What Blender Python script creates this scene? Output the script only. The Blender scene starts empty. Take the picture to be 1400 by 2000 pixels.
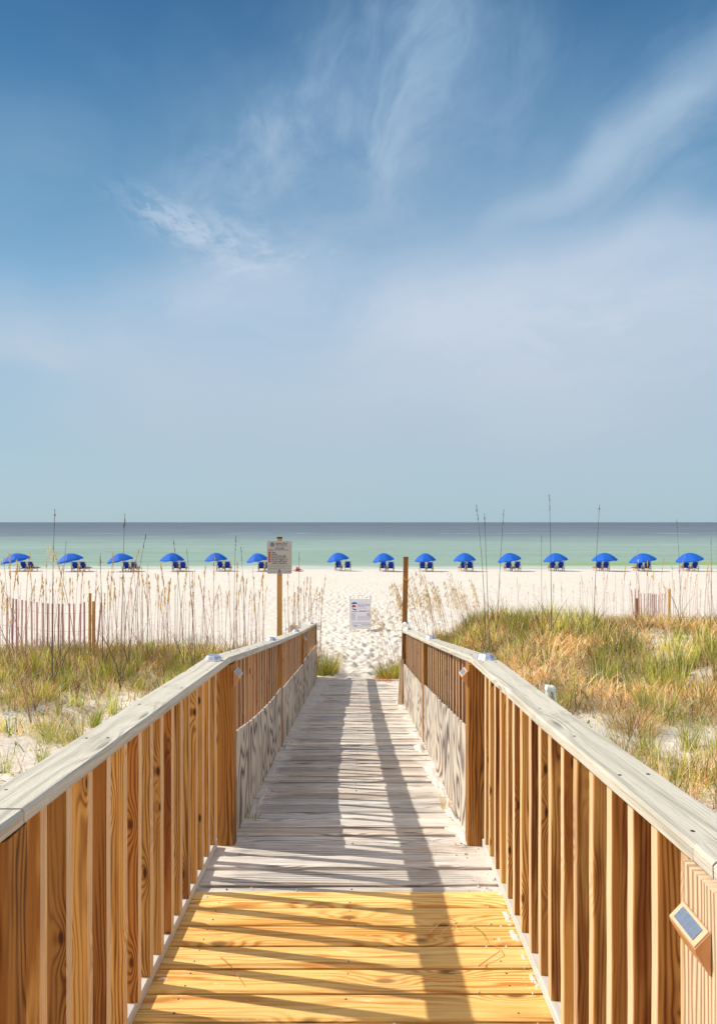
import bpy, math, random
import numpy as np
from mathutils import Vector, Matrix
random.seed(7); RNG = np.random.default_rng(11)
scene = bpy.context.scene
R = math.radians
CZ = 5.2            # camera height above the sea
F = 1333.0          # focal length in photo pixels (photo 1400 x 2000)

# ---------------------------------------------------------------- camera
cam_d = bpy.data.cameras.new('camera'); cam = bpy.data.objects.new('camera', cam_d)
scene.collection.objects.link(cam); scene.camera = cam
cam.location = (0, 0, CZ); cam.rotation_euler = (R(90), 0, 0)
cam_d.sensor_fit = 'VERTICAL'; cam_d.sensor_height = 36.0; cam_d.lens = 36.0*F/2000
cam_d.shift_x = -12/2000; cam_d.shift_y = 20/2000
cam_d.clip_start = 0.05; cam_d.clip_end = 60000
scene.view_settings.view_transform = 'Standard'; scene.view_settings.look = 'None'
scene.view_settings.exposure = 0.0; scene.view_settings.gamma = 1.0
scene.render.film_transparent = False

# ---------------------------------------------------------------- sun
SUNV = Vector((-1.08, 0.216, 1.0)).normalized()
sd = bpy.data.lights.new('sun', 'SUN'); sun = bpy.data.objects.new('sun', sd)
scene.collection.objects.link(sun)
sd.energy = 4.6; sd.angle = R(0.5); sd.color = (1.0, 0.91, 0.76)
sun.rotation_euler = SUNV.to_track_quat('Z', 'Y').to_euler(); sun.location = (-20, 5, 30)

# ---------------------------------------------------------------- node helper
def s2l(c):
    return tuple(((x/255)/12.92 if x/255 <= .04045 else ((x/255+.055)/1.055)**2.4) for x in c) + (1.0,)
class NT:
    def __init__(s, tree): s.t = tree; s.n = tree.nodes; s.l = tree.links
    def node(s, typ, **kw):
        n = s.n.new(typ)
        for k, v in kw.items(): setattr(n, k, v)
        return n
    def put(s, sock, v):
        if isinstance(v, bpy.types.NodeSocket): s.l.new(v, sock)
        elif v is not None: sock.default_value = v
    def m(s, op, a, b=None, c=None, clamp=False):
        n = s.node('ShaderNodeMath', operation=op, use_clamp=clamp)
        for i, v in enumerate((a, b, c)):
            if v is not None: s.put(n.inputs[i], v)
        return n.outputs[0]
    def comb(s, x, y, z):
        n = s.node('ShaderNodeCombineXYZ')
        for i, v in enumerate((x, y, z)): s.put(n.inputs[i], v)
        return n.outputs[0]
    def sep(s, v):
        n = s.node('ShaderNodeSeparateXYZ'); s.put(n.inputs[0], v); return n.outputs
    def noise(s, vec, scale=1, detail=3, rough=.5, dist=0):
        n = s.node('ShaderNodeTexNoise'); s.put(n.inputs['Vector'], vec)
        n.inputs['Scale'].default_value = scale; n.inputs['Detail'].default_value = detail
        n.inputs['Roughness'].default_value = rough; n.inputs['Distortion'].default_value = dist
        return n.outputs[0]
    def mix(s, f, a, b, blend='MIX'):
        n = s.node('ShaderNodeMix', data_type='RGBA', blend_type=blend)
        s.put(n.inputs[0], f); s.put(n.inputs[6], a); s.put(n.inputs[7], b); return n.outputs[2]
    def ramp(s, f, stops, interp='LINEAR'):
        n = s.node('ShaderNodeValToRGB'); cr = n.color_ramp; cr.interpolation = interp
        while len(cr.elements) < len(stops): cr.elements.new(0.5)
        for e, (p, c) in zip(cr.elements, stops):
            e.position = p; e.color = c if len(c) == 4 else tuple(c)+(1,)
        s.put(n.inputs[0], f); return n.outputs[0]
    def sstep(s, x, a, b):
        n = s.node('ShaderNodeMapRange', interpolation_type='SMOOTHSTEP')
        s.put(n.inputs[0], x); n.inputs[1].default_value = a; n.inputs[2].default_value = b
        return n.outputs[0]

# ---------------------------------------------------------------- world: Nishita sky plus thin cirrus
world = bpy.data.worlds.new('World'); scene.world = world; world.use_nodes = True
w = NT(world.node_tree); w.n.clear()
out = w.node('ShaderNodeOutputWorld'); bg = w.node('ShaderNodeBackground'); w.l.new(bg.outputs[0], out.inputs[0])
sky = w.node('ShaderNodeTexSky', sky_type='NISHITA'); sky.sun_disc = False
sky.sun_elevation = math.asin(SUNV.z); sky.sun_rotation = math.atan2(SUNV.x, SUNV.y)
sky.air_density = 1.0; sky.dust_density = 0.6
skyc = w.mix(1.0, sky.outputs[0], (0.085, 0.085, 0.085, 1), 'MULTIPLY')
tc = w.node('ShaderNodeTexCoord'); X, Y, Z = w.sep(tc.outputs['Generated'])
az = w.m('ARCTAN2', X, Y); el = w.m('ARCSINE', w.m('MINIMUM', w.m('MAXIMUM', Z, -1.0), 1.0))
def ae(px, py):
    v = Vector(((px-712)/F, 1, (1020-py)/F)).normalized()
    return math.atan2(v.x, v.y), math.asin(v.z)
def elp(py): return max(0, ae(712, py)[1])/1.2
base = w.ramp(w.m('DIVIDE', el, 1.2), [
    (0.0, s2l((172, 200, 212))), (elp(930), s2l((173, 201, 216))), (elp(780), s2l((158, 195, 219))),
    (elp(600), s2l((132, 180, 215))), (elp(400), s2l((98, 153, 194))), (elp(180), s2l((66, 124, 172))),
    (elp(0), s2l((54, 108, 156))), (1.0, s2l((32, 74, 130)))])
skyb = w.mix(0.12, base, skyc)
# gentle warp of the direction coordinates
av = w.comb(az, el, 0.0)
wn = w.node('ShaderNodeTexNoise'); w.put(wn.inputs['Vector'], av); wn.inputs['Scale'].default_value = 3.0; wn.inputs['Detail'].default_value = 4
wx, wy, wz = w.sep(wn.outputs['Color'])
waz = w.m('ADD', az, w.m('MULTIPLY', w.m('SUBTRACT', wx, .5), .22))
wel = w.m('ADD', el, w.m('MULTIPLY', w.m('SUBTRACT', wy, .5), .18))
def streak(p0, p1, wid, strength, nsc=(3, 14), lo=.35, hi=.75, soft=1.0, warp=True, detail=6, longf=1.0):
    a0, e0 = ae(*p0); a1, e1 = ae(*p1)
    L = math.hypot(a1-a0, e1-e0); dx, dy = (a1-a0)/L, (e1-e0)/L; ca, ce = (a0+a1)/2, (e0+e1)/2
    A, E = (waz, wel) if warp else (az, el)
    da = w.m('SUBTRACT', A, ca); de = w.m('SUBTRACT', E, ce)
    u = w.m('ADD', w.m('MULTIPLY', da, dx), w.m('MULTIPLY', de, dy))
    v = w.m('SUBTRACT', w.m('MULTIPLY', de, dx), w.m('MULTIPLY', da, dy))
    uu = w.m('DIVIDE', u, L/2*longf); vv = w.m('DIVIDE', v, wid/F)
    r2 = w.m('ADD', w.m('POWER', w.m('ABSOLUTE', uu), 2.6), w.m('POWER', w.m('ABSOLUTE', vv), 2.0))
    g = w.m('EXPONENT', w.m('MULTIPLY', r2, -1.0))
    n = w.noise(w.comb(w.m('MULTIPLY', u, nsc[0]), w.m('MULTIPLY', v, nsc[1]), p0[0]*.013), 1, detail, .6, .4)
    f = w.sstep(n, lo, hi)
    f = w.m('ADD', w.m('MULTIPLY', f, soft), 1-soft)
    return w.m('MULTIPLY', w.m('MULTIPLY', g, f), strength)
parts = [
    streak((1620, -110), (960, 450), 42, .60, (3, 10), .2, .65, .45),
    streak((1500, 60), (1000, 460), 120, .40, (3, 12), .3, .7, .7),
    streak((860, -140), (740, 360), 85, .80, (6, 12), .32, .72, .9),
    streak((1000, -60), (880, 260), 150, .36, (5, 9), .3, .75, .8),
    streak((760, 80), (330, 400), 95, .66, (7, 9), .35, .72, .85),
    streak((1000, 200), (300, 500), 200, .45, (4, 9), .25, .75, .7),
    streak((430, 650), (1850, 560), 125, .95, (2.6, 8), .22, .68, .62),
    streak((330, 790), (1800, 770), 140, .75, (2.4, 9), .2, .75, .4),
    streak((800, 520), (1500, 480), 90, .40, (3, 10), .25, .7, .5),
    streak((-100, 560), (480, 790), 60, .5, (3, 10), .25, .7, .5),
    streak((-60, 740), (600, 900), 80, .30, (3, 10), .2, .8, .4),
    streak((260, 640), (620, 560), 55, .45, (5, 12), .3, .7, .7),
    streak((-80, 640), (300, 700), 26, .40, (3, 14), .3, .65, .9),
    streak((1420, 470), (900, 580), 34, .45, (3, 10), .25, .65, .6),
    streak((-60, 330), (200, 300), 70, .16, (3, 10), .3, .7, .9),
    streak((250, 385), (470, 490), 28, .60, (38, 75), .38, .62, 1.0, False, 4),
    streak((330, 440), (560, 500), 40, .55, (26, 60), .38, .64, 1.0, False, 4),
    streak((400, 520), (560, 500), 28, .5, (20, 60), .38, .66, .9, False, 4),
    streak((540, 510), (660, 490), 10, .30, (60, 60), .46, .66, 1.0, False, 3),
    streak((130, 120), (480, 120), 60, .10, (5, 10), .3, .8, .9),
    streak((1120, 330), (1420, 300), 40, .16, (5, 16), .35, .75, 1.0),
]
tot = None
for p in parts:
    q = w.m('SUBTRACT', 1.0, p); tot = q if tot is None else w.m('MULTIPLY', tot, q)
cl = w.m('SUBTRACT', 1.0, tot, clamp=True)
clc = w.ramp(w.m('DIVIDE', el, 1.2), [(0, s2l((180, 200, 208))), (elp(860), s2l((193, 204, 216))), (elp(600), s2l((206, 216, 231))), (elp(100), s2l((170, 200, 226)))])
res = w.mix(cl, skyb, clc)
# brighter hazy sky round the sun and inland, behind the camera
res = w.mix(w.m('SUBTRACT', 1.0, w.sstep(Y, -.3, .4)), res, (.68, .68, .70, 1))
sdot = w.m('ADD', w.m('ADD', w.m('MULTIPLY', X, SUNV.x), w.m('MULTIPLY', Y, SUNV.y)), w.m('MULTIPLY', Z, SUNV.z))
res = w.mix(w.sstep(sdot, .76, 1.0), res, (1.0, .97, .93, 1))
w.l.new(res, bg.inputs[0]); bg.inputs[1].default_value = 1.0

# ---------------------------------------------------------------- generic helpers
C = scene.collection
def tag(o, label=None, cat=None, group=None, kind=None):
    if label: o['label'] = label
    if cat: o['category'] = cat
    if group: o['group'] = group
    if kind: o['kind'] = kind
    return o
def empty(name, loc=(0, 0, 0), label=None, cat=None, group=None):
    o = bpy.data.objects.new(name, None); C.objects.link(o); o.location = loc
    o.empty_display_size = .1
    return tag(o, label, cat, group)
class MB:
    def __init__(s): s.v = []; s.f = []; s.uv = []
    def add(s, vs, fs, uvs=None):
        b = len(s.v); s.v += [tuple(v) for v in vs]
        for i, f in enumerate(fs):
            s.f.append(tuple(b+k for k in f)); s.uv.append(uvs[i] if uvs else [(0, 0)]*len(f))
    def beam(s, p0, p1, w_, t_, ch=.003, up=(0, 0, 1), seg=1, wob=0.0, side=None):
        """rounded rectangular bar from p0 to p1 (centre line); w_ sideways, t_ along up"""
        p0 = Vector(p0); p1 = Vector(p1); t = (p1-p0).normalized()
        if side is None:
            sv = t.cross(Vector(up))
            if sv.length < 1e-4: sv = t.cross(Vector((0, 1, 0)))
            sv.normalize()
        else: sv = Vector(side).normalized()
        uv_ = sv.cross(t).normalized(); L = (p1-p0).length
        a, b = w_/2, t_/2
        prof = [(-a+ch, -b), (a-ch, -b), (a, -b+ch), (a, b-ch), (a-ch, b), (-a+ch, b), (-a, b-ch), (-a, -b+ch)]
        per = [0]
        for i in range(8):
            q = prof[i]; r = prof[(i+1) % 8]; per.append(per[-1]+math.hypot(r[0]-q[0], r[1]-q[1]))
        vs = []
        for k in range(seg+1):
            c = p0+(p1-p0)*(k/seg)
            if wob: c = c+sv*random.uniform(-wob, wob)+uv_*random.uniform(-wob, wob)*.5
            for (x, y) in prof: vs.append(c+sv*x+uv_*y)
        fs = []; us = []
        for k in range(seg):
            for i in range(8):
                j = (i+1) % 8
                fs.append((k*8+i, k*8+j, (k+1)*8+j, (k+1)*8+i))
                u0, u1 = L*k/seg, L*(k+1)/seg
                us.append([(u0, per[i]), (u0, per[i+1]), (u1, per[i+1]), (u1, per[i])])
        fs.append(tuple(range(7, -1, -1))); us.append([(prof[i][0]*.3, prof[i][1]+.3) for i in range(7, -1, -1)])
        e = seg*8; fs.append(tuple(range(e, e+8))); us.append([(prof[i][0]*.3, prof[i][1]+.3) for i in range(8)])
        s.add(vs, fs, us)
    def tube(s, pts, rad, n=8, cap=True):
        pts = [Vector(p) for p in pts]
        rs = rad if isinstance(rad, (list, tuple)) else [rad]*len(pts)
        vs = []; prev = None
        for i, p in enumerate(pts):
            t = (pts[min(i+1, len(pts)-1)]-pts[max(i-1, 0)]).normalized()
            a = t.cross(Vector((0.3, 1, 0.1)))
            if a.length < .05: a = t.cross(Vector((1, 0, 0)))
            a.normalize(); b = t.cross(a)
            for k in range(n):
                th = 2*math.pi*k/n; vs.append(p+(a*math.cos(th)+b*math.sin(th))*rs[i])
        fs = []; us = []
        for i in range(len(pts)-1):
            for k in range(n):
                j = (k+1) % n; fs.append((i*n+k, i*n+j, (i+1)*n+j, (i+1)*n+k))
                us.append([(i*.1, k*.02), (i*.1, k*.02+.02), (i*.1+.1, k*.02+.02), (i*.1+.1, k*.02)])
        if cap:
            fs.append(tuple(range(n-1, -1, -1))); us.append([(0, 0)]*n)
            e = (len(pts)-1)*n; fs.append(tuple(range(e, e+n))); us.append([(0, 0)]*n)
        s.add(vs, fs, us)
    def prism(s, poly, z0, z1, M=None):
        n = len(poly); vs = [Vector((x, y, z0)) for x, y in poly]+[Vector((x, y, z1)) for x, y in poly]
        if M is not None: vs = [M @ v for v in vs]
        fs = [tuple(range(n-1, -1, -1)), tuple(range(n, 2*n))]+[(i, (i+1) % n, n+(i+1) % n, n+i) for i in range(n)]
        s.add(vs, fs)
    def build(s, name, mat, parent=None, smooth=False, **tg):
        me = bpy.data.meshes.new(name); me.from_pydata(s.v, [], s.f); me.update()
        ul = me.uv_layers.new(name='UVMap'); flat = [c for f in s.uv for u in f for c in u]
        ul.data.foreach_set('uv', flat)
        if smooth: me.polygons.foreach_set('use_smooth', [True]*len(me.polygons))
        me.materials.append(mat)
        o = bpy.data.objects.new(name, me); C.objects.link(o)
        if parent: o.parent = parent
        if tg: tag(o, **tg)
        return o
def copy_of(o, parent, loc=None):
    c = o.copy(); C.objects.link(c); c.parent = parent
    if loc is not None: c.location = loc
    return c

# ---------------------------------------------------------------- materials
def newmat(name):
    m = bpy.data.materials.new(name); m.use_nodes = True; t = NT(m.node_tree)
    b = m.node_tree.nodes['Principled BSDF']; return m, t, b
def plain(name, col, rough=.6, metal=0, spec=.5, nz=0.0, nscale=20):
    m, t, b = newmat(name); c = tuple(col)+(1,) if len(col) == 3 else col
    if nz:
        tc = t.node('ShaderNodeTexCoord'); n = t.noise(tc.outputs['Object'], nscale, 4)
        c2 = tuple(x*(1-nz) for x in c[:3])+(1,)
        t.l.new(t.mix(n, c2, c), b.inputs['Base Color'])
    else: b.inputs['Base Color'].default_value = c
    b.inputs['Roughness'].default_value = rough; b.inputs['Metallic'].default_value = metal
    b.inputs['Specular IOR Level'].default_value = spec
    return m
def wood(name, light, dark, tone=None, ringK=9.0, vfreq=34.0, contrast=.75, fib=.25, knot=.8, rough=.75, face=None, ndet=3,
         stretch=(.9, 9.0), sand=None, bump=.25, vary=.45, tonef=.6, knotd=(1.4, 7.0), stain=0.0):
    m, t, b = newmat(name)
    tc = t.node('ShaderNodeTexCoord'); u, v, _ = t.sep(tc.outputs['UV'])
    geo = t.node('ShaderNodeNewGeometry'); oi = t.node('ShaderNodeObjectInfo')
    rnd = t.m('FRACT', t.m('ADD', geo.outputs['Random Per Island'], t.m('MULTIPLY', oi.outputs['Random'], 7.31)))
    r2 = t.m('FRACT', t.m('MULTIPLY', rnd, 17.77)); r3 = t.m('FRACT', t.m('MULTIPLY', rnd, 91.3))
    off = t.m('MULTIPLY', rnd, 61.0)
    # knots
    vo = t.node('ShaderNodeTexVoronoi', voronoi_dimensions='2D'); vo.inputs['Scale'].default_value = 1.0
    t.put(vo.inputs['Vector'], t.comb(t.m('ADD', t.m('MULTIPLY', u, knotd[0]), off), t.m('ADD', t.m('MULTIPLY', v, knotd[1]), off), t.m('MULTIPLY', rnd, 9.0)))
    dk = vo.outputs['Distance']
    kn = t.m('SUBTRACT', 1.0, t.sstep(dk, .025, .085)); halo = t.m('EXPONENT', t.m('MULTIPLY', t.m('MULTIPLY', dk, dk), -30.0))
    n1 = t.noise(t.comb(t.m('ADD', t.m('MULTIPLY', u, stretch[0]), off), t.m('MULTIPLY', v, stretch[1]), off), 1, ndet, .5)
    ph = t.m('ADD', t.m('ADD', t.m('MULTIPLY', v, vfreq), t.m('MULTIPLY', n1, ringK)), t.m('MULTIPLY', halo, knot*3.0))
    ring = t.m('ADD', t.m('MULTIPLY', t.m('SINE', t.m('MULTIPLY', ph, 6.283)), .5), .5)
    ring = t.m('POWER', ring, 1.8)
    nm = t.noise(t.comb(t.m('MULTIPLY', u, 1.3), t.m('MULTIPLY', v, 14.0 if vfreq > 5 else 3.0), off), 1, 2, .5)
    ring = t.m('MULTIPLY', ring, t.sstep(nm, .25, .6 if vfreq > 5 else .5))
    fibn = t.noise(t.comb(t.m('ADD', t.m('MULTIPLY', u, 7.0), off), t.m('MULTIPLY', v, 330.0), off), 1, 3, .6)
    L4 = tuple(light)+(1,); D4 = tuple(dark)+(1,)
    col = t.mix(t.m('MULTIPLY', ring, contrast), L4, D4)
    col = t.mix(t.m('MULTIPLY', t.sstep(fibn, .5, .8), fib), col, D4)
    if tone:
        col = t.mix(t.m('MULTIPLY', t.sstep(r2, .35, 1.0), tonef), col, tuple(tone)+(1,), 'MULTIPLY')
        blot = t.noise(t.comb(t.m('ADD', t.m('MULTIPLY', u, 1.1), off), t.m('MULTIPLY', v, 11.0), off), 1, 3, .6)
        col = t.mix(t.m('MULTIPLY', t.sstep(blot, .50, .62), tonef), col, tuple(tone)+(1,), 'MULTIPLY')
    col = t.mix(t.m('MULTIPLY', kn, knot), col, tuple(x*.35 for x in dark)+(1,))
    val = t.m('ADD', t.m('MULTIPLY', r3, vary), 1-vary*.6)
    hs = t.node('ShaderNodeHueSaturation'); t.put(hs.inputs['Color'], col); t.put(hs.inputs['Value'], val); col = hs.outputs[0]
    if face:   # walkway-side face of each baluster: light on it painted in as paler colour
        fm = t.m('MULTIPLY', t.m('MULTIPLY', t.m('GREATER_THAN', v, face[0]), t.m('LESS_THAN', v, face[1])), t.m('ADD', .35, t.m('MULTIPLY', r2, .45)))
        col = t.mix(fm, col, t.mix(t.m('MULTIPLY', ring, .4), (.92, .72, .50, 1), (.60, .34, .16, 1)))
    if stain:
        ns = t.noise(tc.outputs['Object'], 3.5, 5, .65)
        col = t.mix(t.m('MULTIPLY', t.sstep(ns, .55, .72), stain), col, (.2, .18, .15, 1))
    if vfreq == 42:
        sc = t.noise(t.comb(t.m('ADD', t.m('MULTIPLY', u, 9.0), off), t.m('MULTIPLY', v, 34.0), off), 1, 5, .75)
        col = t.mix(t.m('MULTIPLY', t.sstep(sc, .62, .70), .55), col, (.92, .84, .70, 1))
        dt = t.noise(tc.outputs['Object'], 2.4, 5, .7)
        col = t.mix(t.m('MULTIPLY', t.sstep(dt, .5, .72), .35), col, (.62, .42, .20, 1))
    hsand = None
    if sand:
        Xo, Yo, Zo = t.sep(tc.outputs['Object'])
        ns = t.noise(tc.outputs['Object'], 6, 6, .65); ns2 = t.noise(t.comb(t.m('MULTIPLY', Xo, 1.5), t.m('MULTIPLY', Yo, 7.0), 0.0), 1, 5, .6)
        edge = t.m('ADD', t.sstep(t.m('ABSOLUTE', t.m('ADD', Xo, .08)), .38, .72), t.m('MULTIPLY', t.sstep(Yo, 4.0, 11.2), .45))
        mk = t.m('ADD', t.m('ADD', t.m('MULTIPLY', ns, .55), t.m('MULTIPLY', ns2, .5)), t.m('MULTIPLY', edge, sand))
        hsand = t.sstep(mk, .60, .80)
        col = t.mix(hsand, col, (.78, .72, .66, 1))
    t.l.new(col, b.inputs['Base Color']); b.inputs['Roughness'].default_value = rough
    b.inputs['Specular IOR Level'].default_value = .25
    bp = t.node('ShaderNodeBump'); bp.inputs['Strength'].default_value = bump; bp.inputs['Distance'].default_value = .004
    h = t.m('SUBTRACT', t.m('MULTIPLY', fibn, 1.0), t.m('MULTIPLY', ring, .6))
    t.put(bp.inputs['Height'], h); t.l.new(bp.outputs[0], b.inputs['Normal'])
    return m
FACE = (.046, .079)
M_new = wood('new_pine', (.94, .66, .25), (.58, .23, .04), (.95, .80, .62), 9, 42, .9, .25, .85, vary=.26, stretch=(.9, 9), bump=.4, knotd=(1.6, 4), tonef=.8)
M_old = wood('weathered_deck', (.82, .79, .75), (.21, .175, .17), (.92, .80, .68), 5, 60, .85, 1.0, .5, rough=.9, bump=.9, vary=.40, sand=.30)
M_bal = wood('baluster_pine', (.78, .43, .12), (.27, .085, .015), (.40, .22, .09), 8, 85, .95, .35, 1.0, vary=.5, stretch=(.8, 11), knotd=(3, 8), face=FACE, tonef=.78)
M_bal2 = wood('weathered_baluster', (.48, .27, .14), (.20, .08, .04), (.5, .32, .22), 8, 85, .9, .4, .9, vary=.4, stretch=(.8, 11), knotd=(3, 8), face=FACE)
M_post = wood('post_pine', (.46, .22, .06), (.12, .045, .012), (.5, .36, .2), 9, 55, .95, .35, .6, vary=.3, stretch=(.8, 7))
M_postg = wood('weathered_post', (.74, .58, .41), (.32, .17, .09), None, 8, 75, 1.0, .5, .4, rough=.9, vary=.1, stretch=(.8, 7), bump=.7)
M_cap = wood('weathered_rail', (.62, .595, .52), (.31, .29, .25), None, 4, 22, .45, .7, .55, rough=.85, vary=.12, bump=.8, stretch=(.7, 6), stain=.30)
M_ply = wood('weathered_plywood', (.64, .57, .49), (.15, .115, .11), None, 12, 1.0, 1.0, .3, .0, rough=.9, vary=.15, stretch=(1.5, 4.6), bump=.6, ndet=1.2)
M_base = wood('base_board', (.62, .58, .55), (.4, .36, .33), None, 5, 30, .4, .4, .3, rough=.9, vary=.1)
M_pole = wood('sign_post_pine', (.62, .36, .12), (.36, .16, .04), None, 6, 30, .7, .3, .5, vary=.1)
M_slat = wood('fence_slat', (.72, .47, .42), (.48, .26, .28), (.78, .62, 1.0), 4, 60, .5, .4, .2, vary=.5)
M_nail = plain('nail_steel', (.10, .07, .06), .6, .5)
M_silver = plain('silver_plastic', (.75, .76, .80), .22, .85)
M_clear = plain('clear_lens', (.30, .42, .66), .08, 0, .8)
M_copper = plain('lamp_copper', (.72, .40, .20), .35, .35, nz=.25, nscale=60)
M_lampwhite = plain('lamp_white', (.8, .78, .74), .4)
M_rim = plain('lamp_rim', (.80, .55, .36), .4, nz=.3, nscale=80)
def solar():
    m, t, b = newmat('solar_cell'); tc = t.node('ShaderNodeTexCoord'); x, y, z = t.sep(tc.outputs['Object'])
    ln = t.m('MAXIMUM', t.m('LESS_THAN', t.m('FRACT', t.m('MULTIPLY', y, 62.0)), .09), t.m('LESS_THAN', t.m('FRACT', t.m('MULTIPLY', x, 110.0)), .07))
    n = t.noise(tc.outputs['Object'], 120, 4, .7); c = t.mix(n, (.10, .14, .22, 1), (.22, .27, .38, 1)); c = t.mix(t.m('MULTIPLY', ln, .08), c, (.50, .52, .56, 1))
    c = t.mix(t.m('MULTIPLY', t.sstep(t.noise(tc.outputs['Object'], 45, 3, .6), .62, .7), .6), c, (.55, .5, .45, 1))
    t.l.new(c, b.inputs['Base Color']); b.inputs['Roughness'].default_value = .22; b.inputs['Specular IOR Level'].default_value = .7; return m
M_solar = solar()
M_blue = None

def fabric(name, col, trans=.25):
    m, t, b = newmat(name); b.inputs['Base Color'].default_value = tuple(col)+(1,); b.inputs['Roughness'].default_value = .65
    b.inputs['Specular IOR Level'].default_value = .2
    tr = t.node('ShaderNodeBsdfTranslucent'); tr.inputs[0].default_value = tuple(col)+(1,)
    mx = t.node('ShaderNodeMixShader'); mx.inputs[0].default_value = trans
    o = m.node_tree.nodes['Material Output']
    t.l.new(b.outputs[0], mx.inputs[1]); t.l.new(tr.outputs[0], mx.inputs[2]); t.l.new(mx.outputs[0], o.inputs[0])
    return m
M_blue = fabric('parasol_blue', (.018, .15, .68), .25)
M_navy = fabric('chair_blue', (.012, .06, .42), .1)
M_chairwood = plain('chair_wood', (.62, .36, .18), .6, nz=.2)
M_white = plain('white_paint', (.8, .8, .8), .5)

def grassmat(name, tr=.35):
    m, t, b = newmat(name); a = t.node('ShaderNodeAttribute'); a.attribute_name = 'col'
    t.l.new(a.outputs['Color'], b.inputs['Base Color']); b.inputs['Roughness'].default_value = .6; b.inputs['Specular IOR Level'].default_value = .25
    tn = t.node('ShaderNodeBsdfTranslucent'); t.l.new(a.outputs['Color'], tn.inputs[0])
    mx = t.node('ShaderNodeMixShader'); mx.inputs[0].default_value = tr
    o = m.node_tree.nodes['Material Output']
    t.l.new(b.outputs[0], mx.inputs[1]); t.l.new(tn.outputs[0], mx.inputs[2]); t.l.new(mx.outputs[0], o.inputs[0])
    return m
M_grass = grassmat('grass_blades')

# ---------------------------------------------------------------- terrain functions
def vnoise(x, y, sc, seed):
    r = np.random.default_rng(seed); T = r.random((64, 64))
    x = x*sc+100; y = y*sc+100; xi = np.floor(x).astype(int); yi = np.floor(y).astype(int); fx = x-xi; fy = y-yi
    fx = fx*fx*(3-2*fx); fy = fy*fy*(3-2*fy); a = xi % 64; b = yi % 64; a1 = (a+1) % 64; b1 = (b+1) % 64
    return (T[a, b]*(1-fx)*(1-fy)+T[a1, b]*fx*(1-fy)+T[a, b1]*(1-fx)*fy+T[a1, b1]*fx*fy)-.5
def fbm(x, y, sc, seed, o=4):
    s = 0; a = 1
    for k in range(o): s = s+vnoise(x, y, sc*2**k, seed+k)*a; a *= .5
    return s
def ss(x, a, b):
    t = np.clip((x-a)/(b-a), 0, 1); return t*t*(3-2*t)
def deck_d(y): return np.where(np.asarray(y) < 3.5, 1.475+.0525*np.asarray(y), 1.659+.1275*(np.asarray(y)-3.5))
def deck_z(y): return CZ-float(deck_d(y))
FOOT = []
rf = random.Random(5)
for k in range(60):
    x = rf.gauss(-.1, .8); y = rf.uniform(11.6, 16); hd = rf.gauss(0, .12)
    sidef = 1
    for st in range(40):
        if y > 44: break
        FOOT.append((x+sidef*.11, y, hd)); sidef = -sidef
        y += rf.uniform(.5, .75); hd += rf.gauss(0, .06); x += math.sin(hd)*.6
for k in range(500): FOOT.append((rf.uniform(-8, 8), rf.uniform(18, 44), rf.uniform(-1, 1)))
def ground_d(x, y):
    x = np.asarray(x, float); y = np.asarray(y, float)
    far_y = [11.2, 12, 16, 21.6, 30, 62, 66.5, 70, 80, 95]; far_d = [2.655, 2.72, 3.06, 3.45, 3.68, 4.45, 4.555, 5.0, 5.8, 7.5]
    dc = np.where(y < 10.9, deck_d(y)+.13, np.interp(y, far_y, far_d))
    dc = np.where((y >= 10.9) & (y < 11.2), (deck_d(y)+.13)*(1-(y-10.9)/.3)+2.655*(y-10.9)/.3, dc)
    dl = np.interp(y, [-8, 2, 5.6, 9, 12, 14, 18, 22], [1.9, 2.05, 2.25, 2.5, 2.72, 2.92, 3.25, 3.48]); dl = np.where(y > 22, np.interp(y, far_y, far_d), dl)
    dr = np.interp(y, [-8, 2, 4, 8, 13, 14.5, 17, 20, 24, 30], [1.7, 1.75, 1.9, 2.03, 2.08, 2.16, 2.6, 3.15, 3.52, 3.68]); dr = np.where(y > 30, np.interp(y, far_y, far_d), dr)
    wl = ss(-x, .86, 1.5); wr = ss(x, .85, 2.9)
    d = dc*(1-wl)*(1-wr)+dl*wl+dr*wr
    veg = np.maximum(wl, wr)*(1-ss(y, 18, 24))
    d = d-veg*(fbm(x, y, .55, 3, 3)*.22+fbm(x, y, 2.2, 9, 2)*.08)
    d = d-(1-ss(y, 60, 66))*ss(y, 12, 16)*(fbm(x, y, .35, 21, 3)*.07)
    d = d-ss(y, 11.3, 12)*(1-ss(y, 45, 60))*fbm(x, y, 3.2, 31, 2)*.012
    return d
def gz(x, y): return CZ-ground_d(x, y)
def feet(xs, ys, D):
    D = D.copy(); r = np.random.default_rng(2)
    for (fx, fy, hd) in FOOT:
        i0, i1 = np.searchsorted(xs, [fx-.45, fx+.45]); j0, j1 = np.searchsorted(ys, [fy-.5, fy+.5])
        if i1-i0 < 2 or j1-j0 < 2: continue
        gx, gy = np.meshgrid(xs[i0:i1], ys[j0:j1], indexing='ij'); dx = gx-fx; dy = gy-fy
        c, s_ = math.cos(hd), math.sin(hd); a = (dx*c-dy*s_)/.085; b = (dx*s_+dy*c)/.17
        q = a*a+b*b
        D[i0:i1, j0:j1] += .038*np.exp(-q*q)-.012*np.exp(-(np.sqrt(q)-1.5)**2*5)
    return D

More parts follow.
